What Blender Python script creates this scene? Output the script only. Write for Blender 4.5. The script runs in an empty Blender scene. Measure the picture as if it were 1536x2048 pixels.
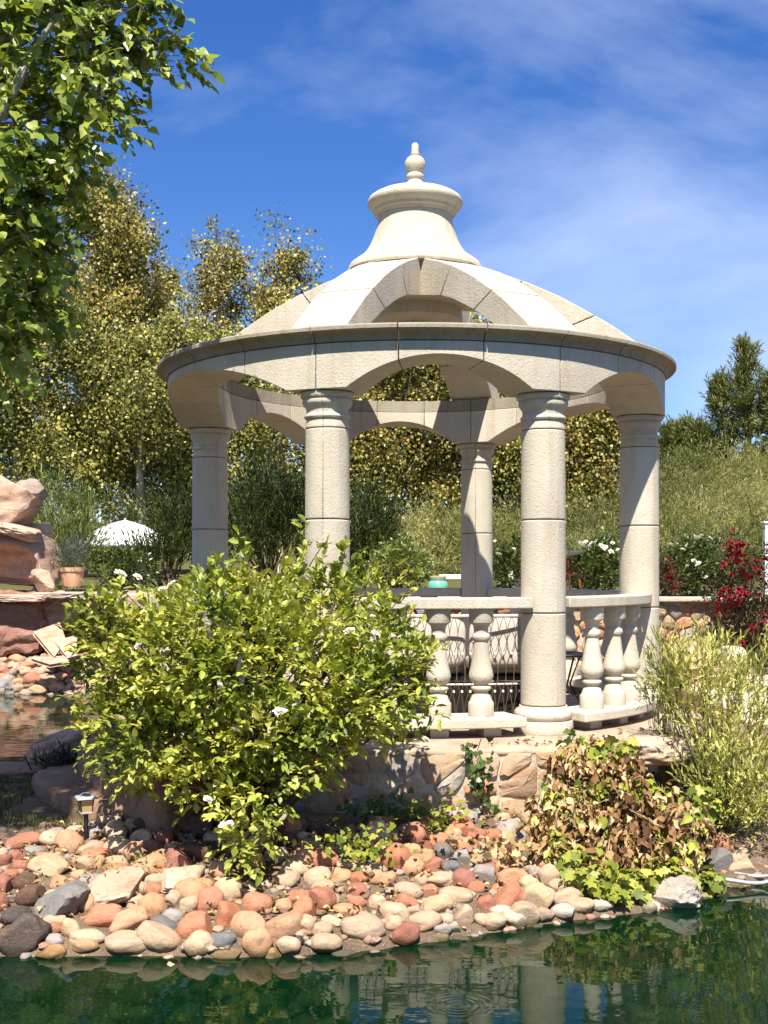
import bpy, math, random
import numpy as np
from mathutils import Vector, Matrix, noise as mnoise

# ------------------------------------------------------------------ camera, sky, sun, exposure
S = bpy.context.scene
COL = S.collection
F, HZ, EYE = 2350.0, 1133.0, 1.11          # focal length and horizon of the photograph (in its pixels), eye height
cam_d = bpy.data.cameras.new('camera')
cam_d.sensor_fit = 'VERTICAL'
cam_d.sensor_height = 36.0
cam_d.lens = F / 2048.0 * 36.0
cam_d.shift_y = (HZ - 1024.0) / 2048.0
cam_d.clip_start = 0.1
cam_d.clip_end = 3000.0
cam = bpy.data.objects.new('camera', cam_d)
COL.objects.link(cam)
cam.location = (0, 0, EYE)
cam.rotation_euler = (math.radians(90), 0, 0)
S.camera = cam

SUN_EL, SUN_AZ = math.radians(57), math.radians(-4)
sun_dir = Vector((math.sin(SUN_AZ) * math.cos(SUN_EL), -math.cos(SUN_AZ) * math.cos(SUN_EL), math.sin(SUN_EL)))

W = bpy.data.worlds.new('World')
S.world = W
W.use_nodes = True
nt = W.node_tree
nt.nodes.clear()
def wn(t, **k):
    n = nt.nodes.new(t)
    for a, b in k.items():
        setattr(n, a, b)
    return n
out = wn('ShaderNodeOutputWorld')
bg = wn('ShaderNodeBackground')
bg.inputs['Strength'].default_value = 0.095
sky = wn('ShaderNodeTexSky', sky_type='NISHITA', sun_disc=False)
sky.sun_elevation = SUN_EL
sky.sun_rotation = math.radians(180) - SUN_AZ
sky.altitude = 900
sky.air_density = 1.0
sky.dust_density = 0.25
sky.ozone_density = 4.5
hs = wn('ShaderNodeHueSaturation')
hs.inputs['Hue'].default_value = 0.516
hs.inputs['Saturation'].default_value = 1.27
hs.inputs['Value'].default_value = 1.0
nt.links.new(sky.outputs[0], hs.inputs['Color'])
# thin streaky cirrus over the whole sky, laid out on a flat cloud layer high above the place
tc = wn('ShaderNodeTexCoord')
sep = wn('ShaderNodeSeparateXYZ')
nt.links.new(tc.outputs['Generated'], sep.inputs[0])
def wmath(op, a, b=None):
    n = wn('ShaderNodeMath', operation=op)
    for i, v in enumerate((a, b)):
        if v is None:
            continue
        if isinstance(v, (int, float)):
            n.inputs[i].default_value = v
        else:
            nt.links.new(v, n.inputs[i])
    return n.outputs[0]
zc = wmath('ADD', wmath('ABSOLUTE', sep.outputs['Z']), 0.62)
cx_ = wmath('DIVIDE', sep.outputs['X'], zc)
cy_ = wmath('DIVIDE', sep.outputs['Y'], zc)
comb = wn('ShaderNodeCombineXYZ')
nt.links.new(cx_, comb.inputs[0]); nt.links.new(cy_, comb.inputs[1])
mp = wn('ShaderNodeMapping')
mp.inputs['Rotation'].default_value = (0, 0, math.radians(38))
mp.inputs['Scale'].default_value = (1.0, 2.3, 1.0)
mp.inputs['Location'].default_value = (5.5627, -13.975, 0.0)
nt.links.new(comb.outputs[0], mp.inputs[0])
n1 = wn('ShaderNodeTexNoise'); n1.inputs['Scale'].default_value = 1.25; n1.inputs['Detail'].default_value = 9; n1.inputs['Roughness'].default_value = 0.56
n1.inputs['Distortion'].default_value = 0.55
nt.links.new(mp.outputs[0], n1.inputs['Vector'])
rmp = wn('ShaderNodeValToRGB')
rmp.color_ramp.elements[0].position = 0.44; rmp.color_ramp.elements[0].color = (0, 0, 0, 1)
rmp.color_ramp.elements[1].position = 0.74; rmp.color_ramp.elements[1].color = (1, 1, 1, 1)
nt.links.new(n1.outputs['Fac'], rmp.inputs[0])
cmix = wn('ShaderNodeMixRGB')
cmix.inputs['Color2'].default_value = (7.2, 7.8, 8.8, 1)
nt.links.new(wmath('MULTIPLY', rmp.outputs[0], 0.43), cmix.inputs['Fac'])
def wvec(op, a, b):
    n = wn('ShaderNodeVectorMath', operation=op)
    for i, v in enumerate((a, b)):
        if isinstance(v, tuple): n.inputs[i].default_value = v
        else: nt.links.new(v, n.inputs[i])
    return n.outputs[0]
# keep the bright band near the horizon from burning out
soft = wvec('DIVIDE', hs.outputs[0], wvec('ADD', wvec('MULTIPLY', hs.outputs[0], (.035, .034, .030)), (1.0, 1.0, 1.0)))
nt.links.new(soft, cmix.inputs['Color1'])
nt.links.new(cmix.outputs[0], bg.inputs['Color'])
nt.links.new(bg.outputs[0], out.inputs[0])

sl = bpy.data.lights.new('sun', 'SUN')
sl.energy = 5.0
sl.angle = math.radians(0.53)
sl.color = (1.0, 0.94, 0.84)
so = bpy.data.objects.new('sun', sl)
COL.objects.link(so)
so.rotation_euler = sun_dir.to_track_quat('Z', 'Y').to_euler()
so.location = (-3, -8, 14)

S.view_settings.view_transform = 'Standard'
S.view_settings.look = 'None'
S.view_settings.exposure = 1.0
S.view_settings.gamma = 1.0
S.view_settings.use_curve_mapping = False
S.render.engine = 'CYCLES'
S.cycles.use_denoising = True
S.cycles.max_bounces = 8
S.cycles.diffuse_bounces = 3
S.cycles.glossy_bounces = 3
S.cycles.transmission_bounces = 4
S.cycles.transparent_max_bounces = 12
S.cycles.caustics_reflective = False
S.cycles.caustics_refractive = False

# ------------------------------------------------------------------ helpers
rng = np.random.default_rng(7)
random.seed(7)

def at(px, py, Y):
    """a point of the photograph, at distance Y, as a point of the place"""
    return Vector(((px - 768.0) / F * Y, Y, EYE + (HZ - py) / F * Y))

def link(o, parent=None):
    COL.objects.link(o)
    if parent is not None:
        o.parent = parent
    return o

def tag(o, label=None, cat=None, group=None, kind=None):
    if label: o['label'] = label
    if cat: o['category'] = cat
    if group: o['group'] = group
    if kind: o['kind'] = kind
    return o

def empty(name, loc, label, cat, group=None, rz=0.0):
    o = bpy.data.objects.new(name, None)
    o.empty_display_size = 0.1
    link(o)
    o.location = loc
    o.rotation_euler = (0, 0, rz)
    return tag(o, label, cat, group)

def mesh_obj(name, me, parent=None, mat=None, smooth=False):
    if mat is not None and not me.materials:
        me.materials.append(mat)
    if smooth:
        me.polygons.foreach_set('use_smooth', [True] * len(me.polygons))
    return link(bpy.data.objects.new(name, me), parent)

def pmesh(name, V, Fc, mat=None, smooth=False):
    me = bpy.data.meshes.new(name)
    me.from_pydata([tuple(v) for v in V], [], [tuple(f) for f in Fc])
    me.update()
    if mat is not None:
        me.materials.append(mat)
    if smooth:
        me.polygons.foreach_set('use_smooth', [True] * len(me.polygons))
    return me

class MB:
    """collects shapes for one mesh"""
    def __init__(s):
        s.V, s.F = [], []
    def add(s, V, Fc):
        o = len(s.V)
        s.V += [tuple(v) for v in V]
        s.F += [tuple(i + o for i in f) for f in Fc]
        return s
    def box(s, c, d, M=None):
        c = Vector(c); h = Vector(d) / 2
        V = []
        for z in (-1, 1):
            for y in (-1, 1):
                for x in (-1, 1):
                    v = Vector((x * h.x, y * h.y, z * h.z))
                    if M is not None: v = M @ v
                    V.append(c + v)
        return s.add(V, [(0, 2, 3, 1), (4, 5, 7, 6), (0, 1, 5, 4), (2, 6, 7, 3), (0, 4, 6, 2), (1, 3, 7, 5)])
    def tube(s, pts, rad, n=8, cap=True):
        pts = [Vector(p) for p in pts]
        if isinstance(rad, (int, float)): rad = [rad] * len(pts)
        V, Fc = [], []
        up = Vector((0.13, 0.31, 0.94))
        for i, p in enumerate(pts):
            t = (pts[min(i + 1, len(pts) - 1)] - pts[max(i - 1, 0)])
            if t.length < 1e-9: t = Vector((0, 0, 1))
            t.normalize()
            a = t.cross(up)
            if a.length < 1e-3: a = t.cross(Vector((1, 0, 0)))
            a.normalize(); b = t.cross(a)
            for k in range(n):
                q = 2 * math.pi * k / n
                V.append(p + (a * math.cos(q) + b * math.sin(q)) * rad[i])
        for i in range(len(pts) - 1):
            for k in range(n):
                Fc.append((i * n + k, i * n + (k + 1) % n, (i + 1) * n + (k + 1) % n, (i + 1) * n + k))
        if cap:
            Fc.append(tuple(range(n)))
            Fc.append(tuple(reversed([(len(pts) - 1) * n + k for k in range(n)])))
        return s.add(V, Fc)
    def lathe(s, prof, n=48, c=(0, 0, 0), seams=(), seam_d=0.004, a_half=0.0):
        """profile (r, z) turned about z; seams: angles of narrow vertical joints"""
        ang = [2 * math.pi * k / n for k in range(n)]
        dep = [0.0] * n
        for q in seams:
            w = 0.022
            for dq, d in ((-w, 0), (-w * .35, seam_d), (w * .35, seam_d), (w, 0)):
                ang.append((q + dq) % (2 * math.pi)); dep.append(d)
        order = sorted(range(len(ang)), key=lambda i: ang[i])
        ang = [ang[i] for i in order]; dep = [dep[i] for i in order]
        n = len(ang)
        V, Fc = [], []
        for (r, z) in prof:
            for q, d in zip(ang, dep):
                rr = max(r - d, 0.0) if r > 0.02 else r
                V.append((c[0] + rr * math.cos(q), c[1] + rr * math.sin(q), c[2] + z))
        for i in range(len(prof) - 1):
            for k in range(n):
                k2 = (k + 1) % n
                Fc.append((i * n + k, i * n + k2, (i + 1) * n + k2, (i + 1) * n + k))
        if prof[0][0] > 1e-4: Fc.append(tuple(reversed(range(n))))
        if prof[-1][0] > 1e-4: Fc.append(tuple((len(prof) - 1) * n + k for k in range(n)))
        return s.add(V, Fc)
    def sweep(s, prof_fn, angs, c=(0, 0, 0)):
        """closed (r, z) section swept along azimuth; section may depend on the azimuth"""
        V, Fc = [], []
        m = None
        for a in angs:
            pr = prof_fn(a); m = len(pr)
            for (r, z) in pr:
                V.append((c[0] + r * math.sin(a), c[1] - r * math.cos(a), c[2] + z))
        for i in range(len(angs) - 1):
            for k in range(m):
                k2 = (k + 1) % m
                Fc.append((i * m + k, (i + 1) * m + k, (i + 1) * m + k2, i * m + k2))
        Fc.append(tuple(range(m)))
        Fc.append(tuple(reversed([(len(angs) - 1) * m + k for k in range(m)])))
        return s.add(V, Fc)
    def mesh(s, name, mat=None, smooth=False):
        return pmesh(name, s.V, s.F, mat, smooth)
    def build(s, name, mat=None, parent=None, smooth=False, bevel=0.0, seg=2):
        me = s.mesh(name, mat, smooth)
        o = link(bpy.data.objects.new(name, me), parent)
        if bevel: add_bevel(o, bevel, seg)
        return o

def add_bevel(o, w, seg=2, ang=35):
    b = o.modifiers.new('bevel', 'BEVEL')
    b.width = w; b.segments = seg; b.limit_method = 'ANGLE'; b.angle_limit = math.radians(ang)
    b.harden_normals = False
    return o

def auto_smooth(me, ang=35):
    me.polygons.foreach_set('use_smooth', [True] * len(me.polygons))
    try:
        me.set_sharp_from_angle(angle=math.radians(ang))
    except Exception:
        pass
    return me

def copy_tree(o, parent=None):
    c = o.copy(); COL.objects.link(c); c.parent = parent
    for ch in list(o.children):
        copy_tree(ch, c)
    return c

# ------------------------------------------------------------------ materials
class NT:
    def __init__(s, name):
        s.m = bpy.data.materials.new(name); s.m.use_nodes = True
        s.t = s.m.node_tree; s.t.nodes.clear()
        s.o = s.n('ShaderNodeOutputMaterial')
        s.tc = s.n('ShaderNodeTexCoord')
    def n(s, t, inp=None, **k):
        x = s.t.nodes.new(t)
        for a, b in k.items(): setattr(x, a, b)
        for a, b in (inp or {}).items():
            if hasattr(b, 'is_output') or isinstance(b, bpy.types.NodeSocket): s.t.links.new(b, x.inputs[a])
            else: x.inputs[a].default_value = b
        return x
    def l(s, a, b): s.t.links.new(a, b)
    def noise(s, scale, detail=4, rough=.55, vec=None, dist=0.0):
        x = s.n('ShaderNodeTexNoise', {'Scale': scale, 'Detail': detail, 'Roughness': rough, 'Distortion': dist})
        s.l(vec or s.tc.outputs['Object'], x.inputs['Vector'])
        return x.outputs['Fac']
    def ramp(s, fac, stops):
        x = s.n('ShaderNodeValToRGB')
        cr = x.color_ramp
        while len(cr.elements) < len(stops): cr.elements.new(0.5)
        for e, (p, c) in zip(cr.elements, stops):
            e.position = p; e.color = (c[0], c[1], c[2], 1) if not isinstance(c, (int, float)) else (c, c, c, 1)
        s.l(fac, x.inputs[0])
        return x.outputs[0]
    def math(s, op, a, b=0.0):
        x = s.n('ShaderNodeMath', operation=op)
        for i, v in enumerate((a, b)):
            if isinstance(v, (int, float)): x.inputs[i].default_value = v
            else: s.l(v, x.inputs[i])
        return x.outputs[0]
    def mix(s, f, a, b, mode='MIX'):
        x = s.n('ShaderNodeMixRGB', blend_type=mode)
        for nm, v in (('Fac', f), ('Color1', a), ('Color2', b)):
            if isinstance(v, (int, float)): x.inputs[nm].default_value = v
            elif isinstance(v, tuple): x.inputs[nm].default_value = (v[0], v[1], v[2], 1)
            else: s.l(v, x.inputs[nm])
        return x.outputs[0]
    def bump(s, h, strength=.4, dist=.01, nrm=None):
        x = s.n('ShaderNodeBump', {'Strength': strength, 'Distance': dist, 'Height': h})
        if nrm is not None: s.l(nrm, x.inputs['Normal'])
        return x.outputs[0]
    def pbsdf(s, col, rough=.8, nrm=None, metal=0.0, spec=0.3, **kw):
        x = s.n('ShaderNodeBsdfPrincipled')
        for nm, v in (('Base Color', col), ('Roughness', rough), ('Metallic', metal), ('Specular IOR Level', spec)):
            if isinstance(v, (int, float)): x.inputs[nm].default_value = v
            elif isinstance(v, tuple): x.inputs[nm].default_value = (v[0], v[1], v[2], 1)
            else: s.l(v, x.inputs[nm])
        for nm, v in kw.items(): x.inputs[nm].default_value = v
        if nrm is not None: s.l(nrm, x.inputs['Normal'])
        return x.outputs[0]
    def done(s, sh):
        s.l(sh, s.o.inputs['Surface'])
        return s.m

def cast_stone(name, base, tool=1.0, stain=1.0):
    k = NT(name)
    geo = k.n('ShaderNodeNewGeometry')
    oi = k.n('ShaderNodeObjectInfo')
    off = k.n('ShaderNodeVectorMath', operation='ADD')
    k.l(k.tc.outputs['Object'], off.inputs[0])
    sc = k.n('ShaderNodeVectorMath', operation='SCALE'); k.l(oi.outputs['Location'], sc.inputs[0]); sc.inputs['Scale'].default_value = 3.1
    k.l(sc.outputs[0], off.inputs[1])
    v = off.outputs[0]
    big = k.noise(1.6, 5, .6, v)
    mid = k.noise(9, 6, .65, v)
    fine = k.noise(75, 3, .6, v)
    tool_n = k.noise(70, 2, .5, v, 0.6)
    vor = k.n('ShaderNodeTexVoronoi', {'Scale': 26.0}); k.l(v, vor.inputs['Vector'])
    pit = k.ramp(vor.outputs['Distance'], [(0.06, 0.0), (0.17, 1.0)])
    pitm = k.ramp(k.noise(5, 3, .6, v), [(0.52, 1.0), (0.62, 0.0)])
    pitf = k.mix(1.0, pit, pitm, 'LIGHTEN')
    c1 = tuple(x * 0.80 for x in base); c2 = tuple(min(x * 1.10, .9) for x in base)
    c = k.ramp(big, [(0.3, c1), (0.52, base), (0.75, c2)])
    c = k.mix(k.ramp(mid, [(0.50, 0.0), (0.76, 0.50 * stain)]), c, (base[0] * .86, base[1] * .70, base[2] * .50))
    rv = k.math('MULTIPLY', oi.outputs['Random'], 0.30)
    c = k.mix(rv, c, (base[0] * .72, base[1] * .64, base[2] * .56))
    c = k.mix(k.math('MULTIPLY', k.math('SUBTRACT', 1.0, pitf), 0.6), c, (base[0] * .35, base[1] * .30, base[2] * .25))
    # rain streaks
    mpn = k.n('ShaderNodeMapping'); mpn.inputs['Scale'].default_value = (14, 14, 0.8); k.l(v, mpn.inputs[0])
    st = k.noise(1.0, 4, .6, mpn.outputs[0])
    c = k.mix(k.ramp(st, [(0.52, 0.0), (0.70, 0.30 * stain)]), c, (base[0] * .55, base[1] * .5, base[2] * .42))
    h = k.math('ADD', k.math('MULTIPLY', tool_n, 1.0 * tool), k.math('MULTIPLY', fine, 0.35))
    h = k.math('ADD', h, k.math('MULTIPLY', pitf, 0.7))
    return k.done(k.pbsdf(c, .92, k.bump(h, .54, .0075), spec=.15))

STONE = (0.555, 0.502, 0.405)
M_stone = cast_stone('cast_stone', STONE)
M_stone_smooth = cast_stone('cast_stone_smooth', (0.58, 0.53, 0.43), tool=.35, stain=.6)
M_stone_grey = cast_stone('weathered_shaded_stone', (0.34, 0.305, 0.245), stain=1.8)  # cornice: weathering dirt, plus the shade of its hollow moulding darkened into the colour
M_stone_dark = cast_stone('joint_stone', (0.10, 0.08, 0.06), tool=.2)

def simple(name, col, rough=.6, metal=0.0, nscale=0, namp=.15, bump=0.0, bscale=40, spec=.3):
    k = NT(name)
    c = col
    if nscale:
        f = k.noise(nscale, 5)
        c = k.ramp(f, [(.3, tuple(x * (1 - namp) for x in col)), (.7, tuple(min(1, x * (1 + namp)) for x in col))])
    nr = k.bump(k.noise(bscale, 4), bump, .01) if bump else None
    return k.done(k.pbsdf(c, rough, nr, metal, spec))

def leaf_mat(name, stops, transl=.3, rough=.45, spec=.35):
    """stops: colours along the leaf attribute 'tint' (0..1)"""
    k = NT(name)
    a = k.n('ShaderNodeAttribute', attribute_name='tint')
    c = k.ramp(a.outputs['Fac'], stops)
    p = k.pbsdf(c, rough, None, 0, spec)
    cb = k.mix(1.0, c, (1.25, 1.2, .55), 'MULTIPLY')
    tr = k.n('ShaderNodeBsdfTranslucent'); k.l(cb, tr.inputs['Color'])
    mx = k.n('ShaderNodeMixShader', {'Fac': transl})
    k.l(p, mx.inputs[1]); k.l(tr.outputs[0], mx.inputs[2])
    return k.done(mx.outputs[0])
# ------------------------------------------------------------------ the lie of the land
GX, GY = 0.25, 9.45            # axis of the gazebo
ZW, ZU = -0.67, -0.40          # lower pond, upper pond
SHX = np.array([-30, -6, -3.2, -2.2, -1.75, -1.22, -.75, -.384, -.02, .27, .57, .83, 1.10, 1.41, 1.67, 1.90, 2.18, 3.2, 6, 30])
SHY = np.array([3.5, 4.9, 5.25, 5.33, 5.35, 5.40, 5.36, 5.38, 5.47, 5.60, 5.75, 5.87, 5.97, 6.09, 6.30, 6.52, 6.66, 7.0, 7.2, 7.4])
def sm(a, b, x):
    t = np.clip((x - a) / (b - a), 0, 1)
    return t * t * (3 - 2 * t)
def hground(x, y):
    x = np.asarray(x, float); y = np.asarray(y, float)
    d = y - np.interp(x, SHX, SHY)
    bank = np.where(d < 0, ZW + np.maximum(d * .55, -.6), ZW + .03 + .155 * np.minimum(d, 1.5))
    bank = np.where(d < -2, -1.25, bank)
    bank = bank + .05 * sm(-2.0, -2.6, x) * sm(.8, 1.6, d)
    # right of the gazebo the ground climbs to the paved level
    rise = sm(1.3, 2.2, x) * sm(.5, 1.9, d)
    z = bank * (1 - rise) + (-.02) * rise
    lev = -0.03
    r = np.hypot(x - GX, y - GY)
    back = np.maximum(sm(9.3, 9.5, y) * sm(-2.35, -2.25, x), (r < 2.2) * 1.0)
    z = z * (1 - back) + lev * back
    # left: lawn level, then the upper pond and its far bank
    left = sm(-2.2, -2.5, x)
    zl = np.where(y < 8.6, np.minimum(bank + .04, -.37), -.37)
    zl = zl - .5 * sm(8.55, 9.0, y)
    zl = zl + (.55 + .37 + .0) * sm(13.3, 14.4, y) - .05
    z = z * (1 - left * (y > 7.2)) + zl * left * (y > 7.2)
    # terrace behind the retaining walls
    ter = np.where(x < -2.6, sm(14.55, 14.75, y), sm(13.1, 13.2, y))
    zt = .74 + .15 * sm(15, 25, y)
    zt = zt + 2.0 * sm(17, 29, y) * sm(3.0, 8.5, x + .12 * (26 - y)) + .8 * sm(18, 30, y) * sm(-1, 4, x)
    zt = zt + .05 * np.sin(x * .9 + y * .4) * sm(16, 22, y)
    zt = zt + 2.6 * sm(36, 62, y)
    z = z * (1 - ter) + zt * ter
    return z
def hg(x, y): return float(hground(x, y))
def ground_at(px, py, y0=4.2, y1=60):
    """where the line of sight through a pixel meets the ground"""
    Y = np.concatenate([np.arange(y0, 16, .01), np.arange(16, y1, .1)])
    X = (px - 768) / F * Y
    Z = EYE + (HZ - py) / F * Y
    k = np.nonzero(Z <= hground(X, Y))[0]
    i = k[0] if len(k) else len(Y) - 1
    return Vector((X[i], Y[i], float(hground(X[i], Y[i]))))

def grid_axis(bits):
    out_ = [np.arange(a, b, s) for a, b, s in bits]
    return np.concatenate(out_ + [np.array([bits[-1][1]])])
gx = grid_axis([(-1500, -200, 130), (-200, -30, 17), (-30, -8, 1.5), (-8, -3.4, .25), (-3.4, 3.6, .05), (3.6, 9, .25), (9, 30, 1.5), (30, 200, 17), (200, 1500, 130)])
gy = grid_axis([(-300, -20, 35), (-20, 3, 2.0), (3, 4.8, .2), (4.8, 9.6, .05), (9.6, 13.0, .2), (13.0, 15, .06), (15, 40, .8), (40, 120, 8), (120, 1800, 140)])
XX, YY = np.meshgrid(gx, gy)
ZZ = hground(XX, YY)
near = (np.abs(XX) < 5) & (YY > 4) & (YY < 13)
ZZ = ZZ + near * .012 * (np.sin(XX * 9.1 + 2 * np.sin(YY * 5)) * np.cos(YY * 8.3 + 1.3 * np.sin(XX * 4)))
nx, ny = len(gx), len(gy)
V = np.stack([XX, YY, ZZ], -1).reshape(-1, 3)
I = np.arange(nx * ny).reshape(ny, nx)
Fq = np.stack([I[:-1, :-1], I[:-1, 1:], I[1:, 1:], I[1:, :-1]], -1).reshape(-1, 4)
def np_mesh(name, V, Fq, mat=None, smooth=True):
    me = bpy.data.meshes.new(name)
    V = np.ascontiguousarray(V, np.float32); Fq = np.ascontiguousarray(Fq, np.int32)
    k = Fq.shape[1]
    me.vertices.add(len(V)); me.vertices.foreach_set('co', V.ravel())
    me.loops.add(Fq.size); me.loops.foreach_set('vertex_index', Fq.ravel())
    me.polygons.add(len(Fq))
    me.polygons.foreach_set('loop_start', np.arange(0, Fq.size, k, dtype=np.int32))
    try: me.polygons.foreach_set('loop_total', np.full(len(Fq), k, np.int32))
    except Exception: pass
    me.polygons.foreach_set('use_smooth', np.full(len(Fq), smooth, bool))
    me.update(calc_edges=True)
    if mat is not None: me.materials.append(mat)
    return me
k = NT('bare_earth')
e1 = k.noise(2.2, 6, .6); e2 = k.noise(28, 5, .65); e3 = k.noise(140, 3, .6)
c = k.ramp(e1, [(.3, (.10, .068, .044)), (.55, (.18, .125, .082)), (.75, (.26, .195, .13))])
c = k.mix(k.ramp(e2, [(.45, 0.0), (.7, .6)]), c, (.085, .06, .04))
c = k.mix(k.ramp(e3, [(.58, 0.0), (.66, .7)]), c, (.46, .38, .27))
c = k.mix(k.ramp(k.math('ADD', k.math('DIVIDE', k.n('ShaderNodeSeparateXYZ', {0: k.tc.outputs['Object']}).outputs['Y'], 40.0), k.math('MULTIPLY', e2, .1)), [(.42, 0.0), (.5, 1.0)]), c, k.ramp(e2, [(.35, (.05, .055, .018)), (.65, (.16, .15, .05))]))
# green algae on whatever lies under the pond's surface
sepz = k.n('ShaderNodeSeparateXYZ'); k.l(k.tc.outputs['Object'], sepz.inputs[0])
under = k.ramp(k.math('MULTIPLY', k.math('ADD', sepz.outputs['Z'], 1.2), 1.0), [(.45, 1.0), (.53, 0.0)])
c = k.mix(under, c, (.015, .05, .015))
M_earth = k.done(k.pbsdf(c, .95, k.bump(k.math('ADD', e2, k.math('MULTIPLY', e3, .5)), .8, .02), spec=.1))
tag(mesh_obj('ground', np_mesh('ground', V, Fq, M_earth)), kind='structure')

# ------------------------------------------------------------------ water
def water_mat(name, deep, opacity, ring=None, wave=.04):
    k = NT(name)
    v = k.tc.outputs['Object']
    mpn = k.n('ShaderNodeMapping'); mpn.inputs['Scale'].default_value = (1.0, 2.4, 1.0); k.l(v, mpn.inputs[0])
    h = k.math('ADD', k.math('MULTIPLY', k.noise(1.9, 3, .5, mpn.outputs[0]), 1.0), k.math('MULTIPLY', k.noise(11, 2, .5, mpn.outputs[0]), .07))
    if ring is not None:
        tot = h
        for (rx, ry, amp, r0) in ring:
            dv = k.n('ShaderNodeVectorMath', operation='DISTANCE'); k.l(v, dv.inputs[0]); dv.inputs[1].default_value = (rx, ry, 0)
            d = dv.outputs['Value']
            wv = k.math('SINE', k.math('MULTIPLY', d, 210.0))
            fall = k.ramp(k.math('DIVIDE', d, r0), [(0.0, .5), (.45, 1.0), (1.0, 0.0)])
            tot = k.math('ADD', tot, k.math('MULTIPLY', k.math('MULTIPLY', wv, fall), amp))
        h = tot
    nrm = k.bump(h, wave, .05)
    fr = k.n('ShaderNodeFresnel', {'IOR': 1.33}); k.l(nrm, fr.inputs['Normal'])
    gl = k.n('ShaderNodeBsdfGlossy', {'Roughness': .015, 'Color': (1, 1, 1, 1)}); k.l(nrm, gl.inputs['Normal'])
    df = k.n('ShaderNodeBsdfDiffuse', {'Color': (*deep, 1)})
    tr = k.n('ShaderNodeBsdfTransparent', {'Color': (.45, .75, .48, 1)})
    m1 = k.n('ShaderNodeMixShader', {'Fac': opacity}); k.l(tr.outputs[0], m1.inputs[1]); k.l(df.outputs[0], m1.inputs[2])
    fb = k.math('MINIMUM', k.math('ADD', k.math('MULTIPLY', fr.outputs[0], 1.0), 0.0), 1.0)
    m2 = k.n('ShaderNodeMixShader'); k.l(fb, m2.inputs[0]); k.l(m1.outputs[0], m2.inputs[1]); k.l(gl.outputs[0], m2.inputs[2])
    return k.done(m2.outputs[0])
ripc = at(915, 2010, 4.77)
M_water = water_mat('pond_water', (.0005, .014, .0055), .74, [(ripc.x, ripc.y, .11, .17)])
M_water2 = water_mat('upper_pond_water', (.022, .024, .014), .6, wave=.05)
me = pmesh('pond_water', [(-40, -20, 0), (40, -20, 0), (40, 8.2, 0), (-40, 8.2, 0)], [(0, 1, 2, 3)], M_water)
o = mesh_obj('pond_water', me); o.location = (0, 0, ZW); tag(o, kind='structure')
me = pmesh('upper_pond_water', [(-12, 8.58, 0), (-2.3, 8.58, 0), (-2.3, 13.9, 0), (-12, 13.9, 0)], [(0, 1, 2, 3)], M_water2)
o = mesh_obj('upper_pond_water', me); o.location = (0, 0, ZU); tag(o, kind='structure')
# ------------------------------------------------------------------ the gazebo
R_ = math.radians
gaz = empty('gazebo', (GX, GY, 0), 'round cream cast stone gazebo with six columns and a ribbed open dome', 'gazebo')
RC, RF, RI, RO = 1.762, 1.955, 1.565, 2.042
Z_CAP, Z_FR, Z_TOP = 2.262, 2.556, 2.655
COLS = [-103.8, -20.8, 27.7, 76.2, 159.2, 207.7]      # azimuths, from the front to the right
BAYS = [(-103.8, -20.8, 5), (-20.8, 27.7, 3), (27.7, 76.2, 3), (76.2, 159.2, 5), (159.2, 207.7, 3), (207.7, 256.2, 3)]

# one column: core with drums, capital and base on it
def fillet(pts): return pts
core = MB().lathe([(.138, .02), (.138, 2.255)], 32).mesh('column', M_stone_dark, True)
seam = [0.0, math.pi]
def drum(z0, z1, r0, r1):
    m = MB().lathe([(r0 - .006, z0 + .003), (r0, z0 + .010), (r1, z1 - .010), (r1 - .006, z1 - .003)], 56, seams=seam)
    return auto_smooth(m.mesh('drum', M_stone), 40)
drums = [drum(.183, .80, .151, .150), drum(.80, 1.42, .150, .149), drum(1.42, 2.02, .149, .146)]
cap_prof = [(.143, 2.021), (.1465, 2.026), (.147, 2.038), (.141, 2.060), (.139, 2.074), (.1395, 2.084), (.150, 2.087), (.1545, 2.096), (.1535, 2.105), (.146, 2.112),
            (.139, 2.120), (.1385, 2.135), (.1415, 2.152), (.150, 2.164), (.151, 2.168), (.161, 2.176), (.1665, 2.190), (.166, 2.205), (.159, 2.214), (.160, 2.219),
            (.173, 2.222), (.178, 2.232), (.179, 2.246), (.178, 2.255)]
capm = auto_smooth(MB().lathe(cap_prof, 56, seams=seam).mesh('capital', M_stone), 32)
base_m = auto_smooth(MB().lathe([(.163, .088), (.180, .090), (.191, .103), (.1955, .122), (.192, .142), (.182, .156), (.168, .163), (.163, .170), (.160, .181)], 56, seams=seam).mesh('base', M_stone), 40)
plin_m = auto_smooth(MB().lathe([(.196, .0), (.200, .010), (.199, .074), (.194, .085), (.17, .087)], 56, seams=seam).mesh('plinth', M_stone), 40)
for i, az in enumerate(COLS):
    a = R_(az)
    co = mesh_obj('column', core, gaz)
    co.location = (RC * math.sin(a), -RC * math.cos(a), 0)
    co.rotation_euler = (0, 0, a - math.pi / 2 + R_(12 if i != 2 else 4))
    for d in drums: mesh_obj('drum', d, co)
    mesh_obj('capital', capm, co); mesh_obj('base', base_m, co); mesh_obj('plinth', plin_m, co)

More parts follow.
